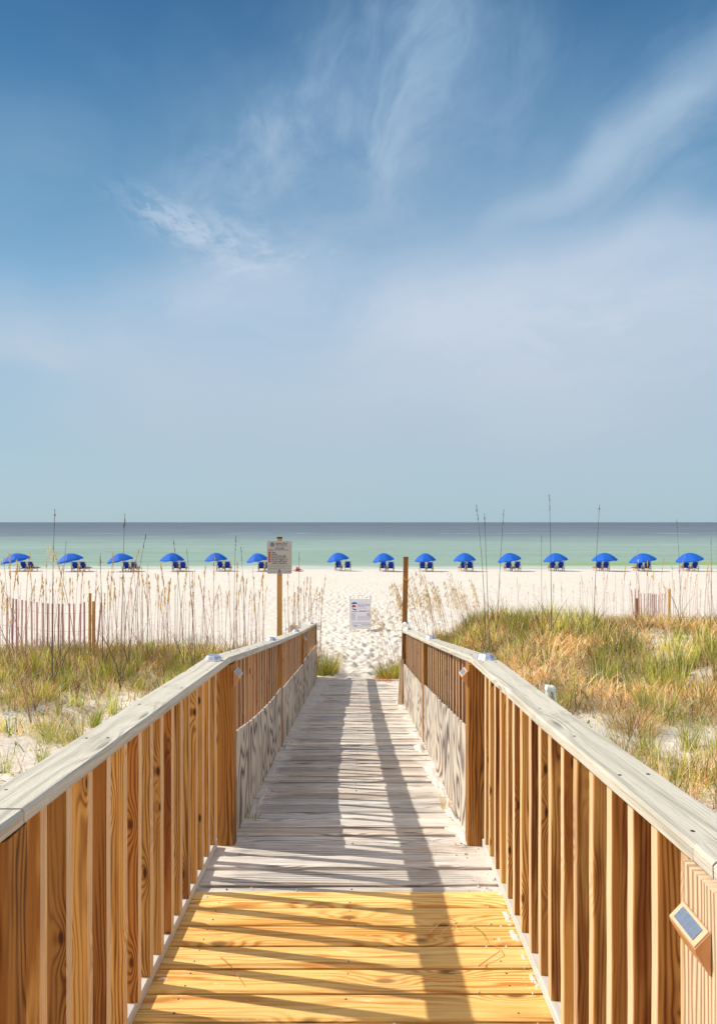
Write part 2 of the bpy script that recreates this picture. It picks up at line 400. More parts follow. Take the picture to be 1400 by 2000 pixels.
# sand material
def sandmat():
    m, t, b = newmat('white_sand'); tc = t.node('ShaderNodeTexCoord'); P = tc.outputs['Object']
    X_, Y_, Z_ = t.sep(P)
    n1 = t.noise(P, .5, 5, .6); n2 = t.noise(P, 9, 5, .7); n3 = t.noise(P, 60, 3, .6)
    col = t.mix(t.m('ADD', t.m('MULTIPLY', n1, .6), t.m('MULTIPLY', n2, .4)), (.62, .57, .52, 1), (.80, .745, .69, 1))
    lit = t.sstep(t.noise(P, 26, 6, .75), .62, .70)     # small bits of dry litter near the plants
    near = t.m('SUBTRACT', 1.0, t.sstep(Y_, 13.0, 17.0)); side_ = t.sstep(t.m('ABSOLUTE', X_), 1.0, 1.8)
    col = t.mix(t.m('MULTIPLY', t.m('MULTIPLY', lit, near), t.m('MULTIPLY', side_, .55)), col, (.33, .22, .14, 1))
    wet = t.sstep(Y_, 64.5, 66.5); col = t.mix(t.m('MULTIPLY', wet, .45), col, (.5, .47, .42, 1))
    t.l.new(col, b.inputs['Base Color']); b.inputs['Roughness'].default_value = .95; b.inputs['Specular IOR Level'].default_value = .1
    vo = t.node('ShaderNodeTexVoronoi', feature='SMOOTH_F1'); vo.inputs['Scale'].default_value = 2.6; t.put(vo.inputs['Vector'], t.comb(X_, t.m('MULTIPLY', Y_, .8), 0.0))
    dent = t.sstep(vo.outputs['Distance'], .10, .42)
    h = t.m('ADD', t.m('ADD', t.m('MULTIPLY', dent, .034), t.m('MULTIPLY', n2, .034)), t.m('MULTIPLY', n3, .006))
    h = t.m('ADD', h, t.m('MULTIPLY', t.noise(P, 3.2, 4, .6), .028))
    bp = t.node('ShaderNodeBump'); bp.inputs['Strength'].default_value = .75; bp.inputs['Distance'].default_value = 1.0
    t.put(bp.inputs['Height'], h); t.l.new(bp.outputs[0], b.inputs['Normal'])
    return m
M_sand = sandmat()

xs = np.unique(np.round(np.concatenate([[-3000, -1200, -500, -250], np.arange(-120, -24, 8), np.arange(-24, -9, 1.0), np.arange(-9, -2.6, .11), np.arange(-2.6, 2.6, .045), np.arange(2.6, 12, .11), np.arange(12, 24, 1.0), np.arange(24, 121, 8), [250, 500, 1200, 3000]]), 4))
ys = np.unique(np.round(np.concatenate([np.arange(-40, -4, 4), np.arange(-4, 2, .5), np.arange(2, 11, .11), np.arange(11, 24, .06), np.arange(24, 45, .15), np.arange(45, 72, .6), [74, 78, 84, 95]]), 4))
GX, GY = np.meshgrid(xs, ys, indexing='ij')
GD = feet(xs, ys, ground_d(GX, GY)); GZ = CZ-GD
nx, ny = len(xs), len(ys)
def gridmesh(name, X3, mat):
    a, b_ = X3.shape[:2]; me = bpy.data.meshes.new(name)
    me.vertices.add(a*b_); me.vertices.foreach_set('co', X3.reshape(-1).astype(np.float32))
    idx = np.arange(a*b_).reshape(a, b_); q = np.stack([idx[:-1, :-1], idx[1:, :-1], idx[1:, 1:], idx[:-1, 1:]], -1).reshape(-1, 4)
    me.loops.add(q.size); me.loops.foreach_set('vertex_index', q.reshape(-1).astype(np.int32))
    me.polygons.add(len(q)); me.polygons.foreach_set('loop_start', (np.arange(len(q))*4).astype(np.int32)); me.polygons.foreach_set('loop_total', np.full(len(q), 4, np.int32))
    me.update(calc_edges=True); me.polygons.foreach_set('use_smooth', np.ones(len(q), bool)); me.materials.append(mat)
    o = bpy.data.objects.new(name, me); C.objects.link(o); return o
beach = gridmesh('sand_beach', np.stack([GX, GY, GZ], -1), M_sand); tag(beach, kind='structure')

# ---------------------------------------------------------------- sea
def seamat():
    m, t, b = newmat('sea_water'); tc = t.node('ShaderNodeTexCoord'); X_, Y_, Z_ = t.sep(tc.outputs['Object'])
    wob = t.noise(t.comb(t.m('MULTIPLY', X_, .01), t.m('MULTIPLY', Y_, .03), 0.0), 1, 4, .6)
    # 1/Y runs evenly down the picture and follows the depth of the water offshore
    q = t.m('DIVIDE', 75.0, t.m('ADD', Y_, t.m('MULTIPLY', t.m('MULTIPLY', t.m('SUBTRACT', wob, .5), Y_), .35)))
    def row(py): return 75.0/(5.2*F/(py-1020))
    col = t.ramp(q, [(0.0, s2l((68, 94, 120))), (row(1030), s2l((80, 104, 128))), (row(1043), s2l((90, 116, 136))), (row(1052), s2l((116, 150, 152))),
                     (row(1064), s2l((130, 168, 158))), (row(1085), s2l((124, 166, 150))), (row(1104), s2l((130, 170, 150))), (row(1108), s2l((196, 206, 190))), (1.0, s2l((176, 194, 178)))])
    bands = t.noise(t.comb(t.m('MULTIPLY', X_, .012), t.m('MULTIPLY', q, 46.0), 3.0), 1, 7, .75)
    fine = t.noise(t.comb(t.m('MULTIPLY', X_, .22), t.m('MULTIPLY', q, 260.0), 5.0), 1, 4, .7)
    hs = t.node('ShaderNodeHueSaturation'); t.put(hs.inputs['Color'], col); t.put(hs.inputs['Value'], t.m('ADD', .36, t.m('ADD', t.m('MULTIPLY', bands, .80), t.m('MULTIPLY', fine, .40)))); hs.inputs['Saturation'].default_value = .66; col = hs.outputs[0]
    col = t.mix(t.m('MULTIPLY', t.sstep(t.noise(t.comb(t.m('MULTIPLY', X_, .03), t.m('MULTIPLY', q, 90.0), 9.0), 1, 5, .7), .60, .72), .30), col, (.60, .66, .62, 1))
    # drifting seaweed band close to the beach
    sw = t.noise(t.comb(t.m('MULTIPLY', X_, .035), t.m('MULTIPLY', Y_, .10), 7.0), 1, 4, .6)
    band = t.m('EXPONENT', t.m('MULTIPLY', t.m('POWER', t.m('ABSOLUTE', t.m('DIVIDE', t.m('SUBTRACT', Y_, t.m('ADD', 83.0, t.m('MULTIPLY', wob, 6.0))), 2.6)), 2.0), -1.0))
    rt = t.m('ADD', t.m('MULTIPLY', t.sstep(X_, 12, 24), .9), t.m('MULTIPLY', t.sstep(t.m('MULTIPLY', X_, -1.0), 22, 36), .35))
    col = t.mix(t.m('MULTIPLY', t.m('MULTIPLY', band, rt), t.sstep(sw, .35, .6)), col, s2l((128, 168, 40)))
    foam = t.m('MULTIPLY', t.m('EXPONENT', t.m('MULTIPLY', t.m('POWER', t.m('ABSOLUTE', t.m('DIVIDE', t.m('SUBTRACT', q, row(1042)), .006)), 2.0), -1.0)), t.sstep(t.noise(t.comb(t.m('MULTIPLY', X_, .02), 0.0, 0.0), 1, 5, .7), .42, .6))
    col = t.mix(t.m('MULTIPLY', foam, .35), col, (.6, .65, .66, 1))
    t.l.new(col, b.inputs['Base Color']); b.inputs['Roughness'].default_value = .5; b.inputs['Specular IOR Level'].default_value = .12
    h = t.noise(t.comb(t.m('MULTIPLY', X_, .25), t.m('MULTIPLY', Y_, .8), 0.0), 1, 5, .6)
    bp = t.node('ShaderNodeBump'); bp.inputs['Strength'].default_value = .5; bp.inputs['Distance'].default_value = .6
    t.put(bp.inputs['Height'], h); t.l.new(bp.outputs[0], b.inputs['Normal'])
    return m
sy = np.array([66, 70, 75, 80, 90, 105, 130, 170, 240, 400, 800, 2000, 6000, 20000, 45000.]); sx = np.array([-45000, -8000, -2000, -500, -120, -40, 0, 40, 120, 500, 2000, 8000, 45000.])
SX, SY = np.meshgrid(sx, sy, indexing='ij'); sea = gridmesh('sea_water', np.stack([SX, SY, np.zeros_like(SX)], -1), seamat()); tag(sea, kind='structure')

# ---------------------------------------------------------------- boardwalk deck
boardwalk = empty('boardwalk', (0, 0, 0), 'sloping plank boardwalk with golden near boards and grey sandy far boards down to the beach', 'boardwalk')
PITCH = .1425
def boards(y0, y1, rnd_, name, mat, lbl):
    mb = MB(); ni = MB(); y = y1
    while y > y0+.02:
        ya, yb = y-PITCH, y; yc = (ya+yb)/2; g = random.uniform(.014, .018) if not rnd_ else random.uniform(.012, .028)
        j = random.uniform(-.008, .008) if rnd_ else random.uniform(-.001, .001)
        s0 = .0525 if yc < 3.5 else .1275
        z = deck_z(yc)-.014+j
        sk = random.uniform(-.006, .006) if rnd_ else 0; xl = -.81+random.uniform(-.01, .01); xr = .70+random.uniform(-.01, .01)
        if rnd_ and y > y1-.2: pass
        upv = Vector((random.uniform(-.008, .008) if rnd_ else 0, s0+(random.uniform(-.09, .09) if rnd_ else 0), 1))
        mb.beam((xl, yc-sk, z), (xr, yc+sk, z+(random.uniform(-.004, .004) if rnd_ else 0)), PITCH-g, .028, .0075 if not rnd_ else .005, up=upv, seg=8 if rnd_ else 1, wob=.0035 if rnd_ else 0)
        for xx in (-.62, -.06, .5):
            for dy in (-.035, .035):
                if random.random() < .45: continue
                zz = deck_z(yc+dy)+j+.0012
                ni.tube([(xx+random.uniform(-.01, .01), yc+dy, zz-.004), (xx, yc+dy, zz)], .0028, 6)
        y -= PITCH
    mb.build(name, mat, boardwalk, label=lbl); ni.build('nail', M_nail, boardwalk, kind='stuff')
boards(-1.2, 3.03, False, 'new_boards', M_new, 'newer golden pine boards')
boards(3.03, 11.5, True, 'weathered_boards', M_old, 'old grey boards dusted with sand')
st = MB()
for xx in (-.74, -.05, .62):
    for (a, b_) in ((-1.2, 3.45), (3.5, 11.3)):
        st.beam((xx, a, deck_z(a)-.125), (xx, b_, deck_z(b_)-.125), .04, .17, .003)
st.build('stringer', M_post, boardwalk)
eb = MB(); eb.beam((-.86, 11.56, deck_z(11.5)-.005), (.74, 11.56, deck_z(11.5)-.008), .05, .05, .01, seg=6, wob=.006); eb.build('end_board', M_old, boardwalk)

# ---------------------------------------------------------------- railings
def interp(y, pts): return float(np.interp(y, [p[0] for p in pts], [p[1] for p in pts]))
HR = [(0, .937), (3.5, .935), (6, .91), (8.6, .905), (11.9, .94)]
capL = [(-1.2, -.683), (3.5, -.683), (6.03, -.73), (8.6, -.768), (11.9, -.83)]
capR = [(-1.2, .60), (1.2, .575), (2.2, .55), (3.5, .54), (6.2, .53), (8.75, .49), (11.95, .655)]
balL = [(-1.2, -.715), (2.2, -.727), (3.5, -.75), (6.03, -.755), (8.6, -.79), (11.9, -.85)]
balR = [(-1.2, .60), (3.5, .60), (6.2, .56), (8.75, .515), (11.95, .68)]
CW = .124; CT = .034
def rail_low(y): return deck_z(y)+interp(y, HR)
rail_labels = {-1: 'left wooden boardwalk railing with flat grey cap rail, square balusters and plywood skirts',
               1: 'right wooden boardwalk railing with flat grey cap rail and the large solar wedge lamp'}
baluster_src = []
for k in range(5):
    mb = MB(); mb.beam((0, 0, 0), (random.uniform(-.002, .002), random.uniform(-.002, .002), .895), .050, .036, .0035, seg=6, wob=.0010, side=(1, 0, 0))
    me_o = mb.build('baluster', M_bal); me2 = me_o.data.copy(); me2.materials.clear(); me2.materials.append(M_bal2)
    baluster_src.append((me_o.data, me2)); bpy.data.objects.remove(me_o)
rails = {}
for side in (-1, 1):
    root = empty('boardwalk_railing', (side*.7, 0, CZ-2), rail_labels[side], 'railing'); rails[side] = root
    inv = Matrix.Translation(-Vector(root.location))
    cap = capL if side < 0 else capR; bal = balL if side < 0 else balR
    posts = [-1.1, 1.345, 3.55, 6.08, 8.65, 11.9] if side < 0 else [-1.1, 1.145, 3.55, 6.25, 8.75, 11.9]
    joints = [-1.2, 1.37, 3.5, 6.05, 8.62, 12.0] if side < 0 else [-1.2, 1.13, 3.5, 6.22, 8.8, 12.0]
    sub = {(-1.2): None}
    rc = MB(); nl = MB()
    for i in range(5):
        a, b_ = joints[i], joints[i+1]
        mids = [a]+[p[0] for p in cap if a+.05 < p[0] < b_-.05]+[b_]
        for q in range(len(mids)-1):
            y0, y1 = mids[q], mids[q+1]
            x0 = interp(y0, cap)+side*CW/2; x1 = interp(y1, cap)+side*CW/2
            e0 = .0015 if q == 0 else -.001; e1 = .0015 if q == len(mids)-2 else 0
            L_ = y1-y0
            o = MB(); z0 = rail_low(y0)+CT/2+(.002 if i % 2 else 0); z1 = rail_low(y1)+CT/2+(.002 if i % 2 else 0)
            o.beam((x0+(x1-x0)*e0/L_, y0+e0, z0), (x1, y1-e1, z1), CW, CT, .006, seg=5, wob=.0008)
            o.build('cap_rail', M_cap, root).matrix_parent_inverse = inv
        y = a+.12
        while y < b_-.05:
            for dx in (.03, .095):
                if random.random() < .8:
                    zz = rail_low(y)+CT+(.0025 if i % 2 else .0008); xx = interp(y, cap)+side*dx+random.uniform(-.006, .006); yy = y+random.uniform(-.02, .02)
                    nl.tube([(xx, yy, zz-.006), (xx, yy, zz)], .0042, 6)
            y += random.uniform(.3, .45)
    nl.build('nail', M_nail, root, kind='stuff').matrix_parent_inverse = inv
    for i, py in enumerate(posts):
        pm = MB(); big = (side > 0 and i == 1); s_ = .14 if big else .089
        xin = interp(py, cap)+(.010 if i == 2 else .002)*(-side)*(1 if i == 2 else -1)
        if big: xin = .565
        top = rail_low(py)-.0015; bot = deck_z(py)-.6
        if side > 0 and i == 5:
            xin = .655
        if i == 4 and side > 0: xin = .478
        pm.beam((xin+side*s_/2, py, bot), (xin+side*s_/2, py, top), s_, s_, .005, seg=5, wob=.0012, side=(1, 0, 0))
        p_o = pm.build('post', M_postg if big else M_post, root); p_o.matrix_parent_inverse = inv
        if big: p_o['label'] = 'weathered grey post'
    for i in range(5):
        a, b_ = posts[i]+.05, posts[i+1]-.05
        if side > 0 and i == 1: a = posts[i]+.075
        if side < 0 and i == 1: a = posts[i]
        n = max(2, round((b_-a)/.132)); stp = (b_-a)/n
        for k in range(n):
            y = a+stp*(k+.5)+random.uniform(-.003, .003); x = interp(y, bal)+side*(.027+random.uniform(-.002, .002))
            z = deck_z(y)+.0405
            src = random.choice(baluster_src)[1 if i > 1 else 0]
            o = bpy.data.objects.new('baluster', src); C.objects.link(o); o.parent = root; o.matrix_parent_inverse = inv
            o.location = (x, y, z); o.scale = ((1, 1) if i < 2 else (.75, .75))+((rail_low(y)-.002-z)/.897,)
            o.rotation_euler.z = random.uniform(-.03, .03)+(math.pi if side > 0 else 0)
    for (a, b_) in ((-1.15, 1.13), (1.135, 3.49), (3.6, posts[3]-.05), (posts[3]+.05, posts[4]-.05), (posts[4]+.05, 11.85)):
        bb = MB(); seg_in = a > 3.55
        x0 = interp(a, bal)+side*.044; x1 = interp(b_, bal)+side*.044
        bb.beam((x0, a, deck_z(a)+.021), (x1, b_, deck_z(b_)+.021), .088, .038, .003, seg=4, wob=.001)
        bb.build('base_board', M_base, root).matrix_parent_inverse = inv
    # plywood skirts in the three far bays
    bays = [(3.6, posts[3]-.05, .56, .52), (posts[3]+.05, posts[4]-.05, .50, .52), (posts[4]+.05, 11.83, .55, .60)]
    if side > 0: bays[0] = (3.6, posts[3]-.09, .58, .53)
    for bi, (a, b_, h0, h1) in enumerate(bays):
        if side > 0 and bi == 2: continue
        pb = MB(); n = 8; vs = []; fs = []; uvs = []
        for k in range(n+1):
            y = a+(b_-a)*k/n; hh = h0+(h1-h0)*k/n
            if side < 0 and bi == 0: hh += (-.035*math.sin((k/n)*math.pi) if k > 0 else 0)
            xin = interp(y, cap)+side*.004; zb = deck_z(y)-.05; zt = deck_z(y)+hh+random.uniform(-.003, .003)
            for (dx, zz) in ((0, zb), (0, zt), (side*.012, zt), (side*.012, zb)): vs.append((xin+dx, y, zz))
        for k in range(n):
            for e in range(4):
                f = (k*4+e, k*4+(e+1) % 4, (k+1)*4+(e+1) % 4, (k+1)*4+e)
                fs.append(f if side > 0 else f[::-1])
                hv = [vs[j][2]-deck_z(vs[j][1]) for j in fs[-1]]; yv = [vs[j][1] for j in fs[-1]]
                uvs.append([(hv[q], yv[q]*.6) for q in range(4)])
        fs.append((0, 1, 2, 3)); uvs.append([(0, 0), (.5, 0), (.5, .01), (0, .01)]); e = n*4; fs.append((e+3, e+2, e+1, e)); uvs.append([(0, 0), (.5, 0), (.5, .01), (0, .01)])
        pb.add(vs, fs, uvs); pb.build('plywood_panel', M_ply, root).matrix_parent_inverse = inv
# leaning batten at the end of the right railing
lb = MB(); lb.beam((.44, 8.62, deck_z(8.62)), (.475, 8.70, deck_z(8.6)+.56), .05, .025, .003, side=(1, 0, 0))
tag(lb.build('leaning_batten', M_postg), 'pale short wooden batten leaning on the far end of the right railing plywood', 'batten')

# ---------------------------------------------------------------- solar lamps
def stud_lamp(x, y, z, lbl, s=1.0, rot=0.0):
    root = empty('solar_stud_light', (x, y, z), lbl, 'solar light', 'round silver solar lights on top of the railings'); root.scale = (s, s, s); root.rotation_euler.z = rot
    mb = MB(); n = 8; r0, r1, h = .046, .030, .026
    ring = lambda r, zz: [(r*math.cos(2*math.pi*(k+.5)/n), r*math.sin(2*math.pi*(k+.5)/n), zz) for k in range(n)]
    vs = ring(r0, .001)+ring(r0, .005)+ring(r1, h)+ring(r1*.86, h)+ring(r1*.84, h-.002); fs = []
    for a in range(4): fs += [(a*n+k, a*n+(k+1) % n, (a+1)*n+(k+1) % n, (a+1)*n+k) for k in range(n)]
    fs.append(tuple(range(n-1, -1, -1))); mb.add(vs, fs); mb.build('housing', M_silver, root)
    pc = MB(); pc.prism([(r1*.83*math.cos(2*math.pi*(k+.5)/n), r1*.83*math.sin(2*math.pi*(k+.5)/n)) for k in range(n)], h-.004, h-.0005); pc.build('solar_cell', M_solar, root)
    for k in (0, 2, 4, 6, 7):
        th = 2*math.pi*k/n; nrm = Vector((math.cos(th), math.sin(th), .72)).normalized(); tg = Vector((-math.sin(th), math.cos(th), 0))
        c = Vector((math.cos(th), math.sin(th), 0))*(.0365*math.cos(math.pi/8)+.0008)+Vector((0, 0, .0155)); dn = nrm.cross(tg)
        l = MB(); q = [c+tg*a+dn*b_ for a, b_ in ((-.008, -.007), (.008, -.007), (.010, .007), (-.010, .007))]; q2 = [p+nrm*.002 for p in q]
        l.add(q+q2, [(0, 1, 2, 3), (7, 6, 5, 4), (0, 4, 5, 1), (1, 5, 6, 2), (2, 6, 7, 3), (3, 7, 4, 0)]); l.build('lens', M_clear, root)
    return root
def cx(side, y): return interp(y, capL if side < 0 else capR)+side*CW/2
def capz(y, k=1): return rail_low(y)+CT+.003
for (side, y, lbl) in ((-1, 3.36, 'nearest silver solar light on the left railing cap, above the first post'),
                       (-1, 5.75, 'second silver solar light along the left railing cap, just before the sign post'),
                       (-1, 8.2, 'third silver solar light along the left railing cap, beside the small grey board'),
                       (-1, 11.2, 'farthest tiny silver solar light on the end of the left railing cap'),
                       (1, 1.13, 'largest silver solar light cut by the right edge, on the near right cap rail'),
                       (1, 3.40, 'silver solar light on the bend of the right railing cap at the first post'),
                       (1, 6.15, 'small silver solar light at the middle post of the right railing cap'),
                       (1, 8.9, 'lower of two tiny silver solar lights at the foot of the tall bare post'),
                       (1, 11.4, 'upper of two tiny silver solar lights at the foot of the tall bare post')):
    stud_lamp(cx(side, y), y, capz(y), lbl, 1.0, random.uniform(-.1, .1))
def wedge_lamp(side, x, y, ztop, lbl, s=1.0):
    root = empty('solar_wedge_light', (x, y, ztop), lbl, 'solar light', 'copper coloured solar wedge lamps on the posts'); root.scale = (-side*s, s, s)
    # local +x points into the walkway
    hw = .047; P = [(0, 0), (.026, -.027), (.024, -.034), (0.002, -.070), (0, -.070)]
    mb = MB(); n = len(P); vs = [(a, -hw, b_) for a, b_ in P]+[(a, hw, b_) for a, b_ in P]
    fs = [tuple(range(n)), tuple(range(2*n-1, n-1, -1))]+[(i, n+i, n+(i+1) % n, (i+1) % n) for i in range(n)]
    mb.add(vs, fs); mb.build('housing', M_copper, root)
    d = Vector((.026, 0, -.027)).normalized(); nn = Vector((.027, 0, .026)).normalized()
    for (nm, a0, a1, hw2, o0, o1, mt) in (('rim', .0015, .0355, hw-.002, 0, .003, M_rim), ('solar_cell', .0065, .0305, hw-.013, .003, .0045, M_solar)):
        m2 = MB(); q = [d*a+Vector((0, b_, 0))+nn*o for o in (o0, o1) for a, b_ in ((a0, -hw2), (a1, -hw2), (a1, hw2), (a0, hw2))]
        m2.add(q, [(0, 1, 2, 3), (7, 6, 5, 4), (0, 4, 5, 1), (1, 5, 6, 2), (2, 6, 7, 3), (3, 7, 4, 0)]); m2.build(nm, mt, root)
    return root
wedge_lamp(1, .563, 1.158, CZ-.669, 'large copper framed solar wedge lamp on the grey post at the right edge')
wedge_lamp(1, .528, 3.55, CZ-.765, 'copper solar wedge lamp on the first post of the far right railing', 1.15)
wedge_lamp(-1, -.672, 3.55, CZ-.765, 'small white rimmed solar wedge lamp on the first post of the left railing', 1.15)
wedge_lamp(-1, -.766, 8.65, rail_low(8.65)-.05, 'tiny solar wedge lamp on the third post of the left railing', 1.15)

# ---------------------------------------------------------------- posts and signs
def text(body, size, x, z, mat, parent, y=-.0, align='CENTER', font_w=1.0, name='lettering', bold=0.0, space=1.0):
    cu = bpy.data.curves.new('t', 'FONT'); cu.body = body; cu.size = size; cu.align_x = align; cu.align_y = 'CENTER'; cu.offset = bold; cu.space_character = space; cu.extrude = .0004
    o = bpy.data.objects.new('t', cu); C.objects.link(o); dg = bpy.context.evaluated_depsgraph_get(); me = bpy.data.meshes.new_from_object(o.evaluated_get(dg))
    bpy.data.objects.remove(o); me.materials.clear(); me.materials.append(mat)
    r = bpy.data.objects.new(name, me); C.objects.link(r); r.parent = parent; r.location = (x, y, z); r.rotation_euler = (R(90), 0, 0); r.scale.x = font_w
    return r
M_ink = plain('sign_ink', (.02, .03, .06), .5); M_navyink = plain('sign_navy', (.02, .05, .20), .5); M_red = plain('sign_red', (.55, .02, .02), .5)
M_signw = plain('sign_face', (.50, .49, .45), .45, nz=.15, nscale=6); M_violet = plain('sign_violet', (.10, .09, .40), .5)
M_parblue = plain('sign_blue', (.02, .06, .50), .5); M_grn = plain('sign_green', (.02, .16, .05), .5); M_mar = plain('sign_maroon', (.30, .02, .03), .5)
M_greyink = plain('sign_grey_ink', (.22, .22, .22), .5); M_panelw = plain('panel_white', (.86, .86, .93), .4, nz=.08, nscale=3); M_paleink = plain('pale_ink', (.30, .28, .52), .5)
def roundrect(w_, h_, r, n=5):
    p = []
    for cx_, cy_, a0 in ((w_/2-r, h_/2-r, 0), (-w_/2+r, h_/2-r, 90), (-w_/2+r, -h_/2+r, 180), (w_/2-r, -h_/2+r, 270)):
        for k in range(n+1): a = R(a0+90*k/n); p.append((cx_+r*math.cos(a), cy_+r*math.sin(a)))
    return p
RX = Matrix.Rotation(R(90), 4, 'X')   # local xy -> xz, +z -> -y
SY_ = 12.7; SXp = (545.5-712)/F*SY_; SZ0 = gz(SXp, SY_)
stop = CZ-(1050-1020)/F*SY_
sp = empty('sign_post', (SXp, SY_, float(SZ0)), 'tan square post behind the left railing carrying the beach rules sign', 'post')
mb = MB(); mb.beam((0, .05, -.4), (0, .05, stop-float(SZ0)-.02), .089, .089, .006, side=(1, 0, 0), seg=6, wob=.001); mb.build('shaft', M_pole, sp)
mb = MB(); mb.beam((0, .05, stop-float(SZ0)-.019), (0, .05, stop-float(SZ0)+.012), .093, .093, .006, side=(1, 0, 0)); mb.build('post_top', plain('dark_stain', (.10, .02, .015), .8), sp)
SWd, SHd = .461, .612; scz = CZ-(1088.3-1020)/F*SY_
sg = empty('beach_rules_sign', (SXp+.004, SY_-.004, scz), 'grey rounded beach rules sign headed LEAVE ONLY FOOTPRINTS with red NO column', 'sign')
mb = MB(); mb.prism(roundrect(SWd, SHd, .03), 0, .004, RX); mb.build('panel', M_signw, sg)
def sf(fx, fy): return (fx-.5)*SWd, (.5-fy)*SHd
def st_(body, fx, fy, size, mat, al='LEFT', fw=1.0, bold=0.0):
    x, z = sf(fx, fy); text(body, size, x, z, mat, sg, -.0045, al, fw, 'lettering', bold)
st_('LEAVE ONLY', .34, .088, .050, M_navyink, 'LEFT', .80, .0012); st_('FOOTPRINTS', .37, .15, .038, M_ink, 'LEFT', .92)
st_('WELCOME', .5, .225, .034, M_ink, 'CENTER', 1.0, .0005); st_('ENJOY OUR BEACHES, but:', .06, .276, .034, M_navyink, 'LEFT', .93, .0005)
for i, s_ in enumerate(('Glass', 'Animals', 'Items Left Overnight', 'Metal Shovels/Tools', 'Excessive Digging > 12"', 'Tents/Canopies South')):
    fy = .348+i*.0562
    x, z = sf(.105, fy); mb = MB(); mb.prism(roundrect(.045, .026, .004, 2), 0, .0004, Matrix.Translation((x, -.0045, z)) @ RX); mb.build('red_block', M_red, sg)
    st_('NO', .105, fy, .024, M_signw, 'CENTER', 1.0); st_(s_, .19, fy, .037, M_ink, 'LEFT', .86, .0010)
st_('of Marker Posts/Poles', .19, .685, .037, M_ink, 'LEFT', .86, .0010)
def rule(fx0, fx1, fy, t_, mat, parent=sg, w_=None):
    x0, z = sf(fx0, fy); x1, _ = sf(fx1, fy); mb = MB(); mb.add([(x0, -.0046, z-t_), (x1, -.0046, z-t_), (x1, -.0046, z+t_), (x0, -.0046, z+t_), (x0, -.004, z-t_), (x1, -.004, z-t_), (x1, -.004, z+t_), (x0, -.004, z+t_)], [(0, 1, 2, 3), (0, 4, 5, 1), (3, 2, 6, 7)]); mb.build('printed_line', mat, parent)
rule(.05, .94, .192, .0008, M_greyink)
for fy, a, b_ in ((.742, .12, .88), (.772, .05, .95), (.802, .27, .72), (.845, .08, .92), (.86, .08, .40), (.952, .15, .33)): rule(a, b_, fy, .0028, M_greyink)
st_('No Smoking', .94, .925, .020, M_ink, 'RIGHT', .95)
def ringshape(cx_, cz_, r0, r1, mat, name, n=24, point=False):
    mb = MB(); vs = []; 
    def pt(r, k):
        a = 2*math.pi*k/n; x = r*math.sin(a); z = r*math.cos(a)
        if point and z > 0: z = z+z*z/r*.65; x *= (1-.25*(max(0, math.cos(a)))**2)
        return (cx_+x, z+cz_)
    if r0 > 0:
        for k in range(n): a = pt(r0, k); b_ = pt(r1, k); vs += [(a[0], -.0048, a[1]), (b_[0], -.0048, b_[1]), (b_[0], -.004, b_[1])]
        fs = []
        for k in range(n): j = (k+1) % n; fs += [(k*3, j*3, j*3+1, k*3+1), (k*3+1, j*3+1, j*3+2, k*3+2)]
    else:
        vs = [(cx_, -.0052, cz_)]+[(pt(r1, k)[0], -.0052, pt(r1, k)[1]) for k in range(n)]; fs = [(0, k+1, (k+1) % n+1) for k in range(n)]
    mb.add(vs, fs); return mb
x, z = sf(.215, .113); ringshape(x, z, .026, .040, M_navyink, 'emblem').build('emblem', M_navyink, sg); ringshape(x, z, .012, .020, M_navyink, 'emblem').build('emblem', M_navyink, sg); ringshape(x, z-.003, 0, .007, M_navyink, 'emblem').build('emblem', M_navyink, sg)
x, z = sf(.5, .94); ringshape(x, z, .010, .029, M_violet, 'emblem', point=True).build('emblem', M_violet, sg)

TY = 12.02; TX = (788-712)/F*TY; tz = float(gz(TX, TY)); ttop = CZ-(1088-1020)/F*TY
mb = MB(); mb.beam((.0, 0, -.4), (.045, 0, ttop-tz), .085, .085, .006, side=(1, 0, 0), seg=6, wob=.001)
o = mb.build('tall_post', M_post, label='tall bare brown post at the far end of the right railing', cat='post'); o.location = (TX, TY+.1, tz)
# scrap of yellow tape on it
mb = MB(); zz = CZ-(1133-1020)/F*TY-tz
for k in range(7):
    a = random.uniform(0, 6.28); mb.beam((.03, -.05, zz), (.03+.07*math.cos(a), -.07, zz+.05*math.sin(a)), .02, .004, .001)
mb.build('yellow_tie', plain('yellow_tape', (.75, .45, .03), .6), o, label='scrap of yellow tape')
# small grey board standing behind the left railing
gb = MB(); GYb = 9.4; gxb = (582-712)/F*GYb; gzb = float(gz(gxb-.1, GYb)); gtop = CZ-(1221-1020)/F*GYb
gb.beam((0, 0, -.2), (0, 0, gtop-gzb), .11, .02, .003, side=(1, 0, 0)); gbo = gb.build('marker_board', M_postg, label='small grey board poking up behind the left railing cap', cat='board'); gbo.location = (gxb-.06, GYb, gzb)

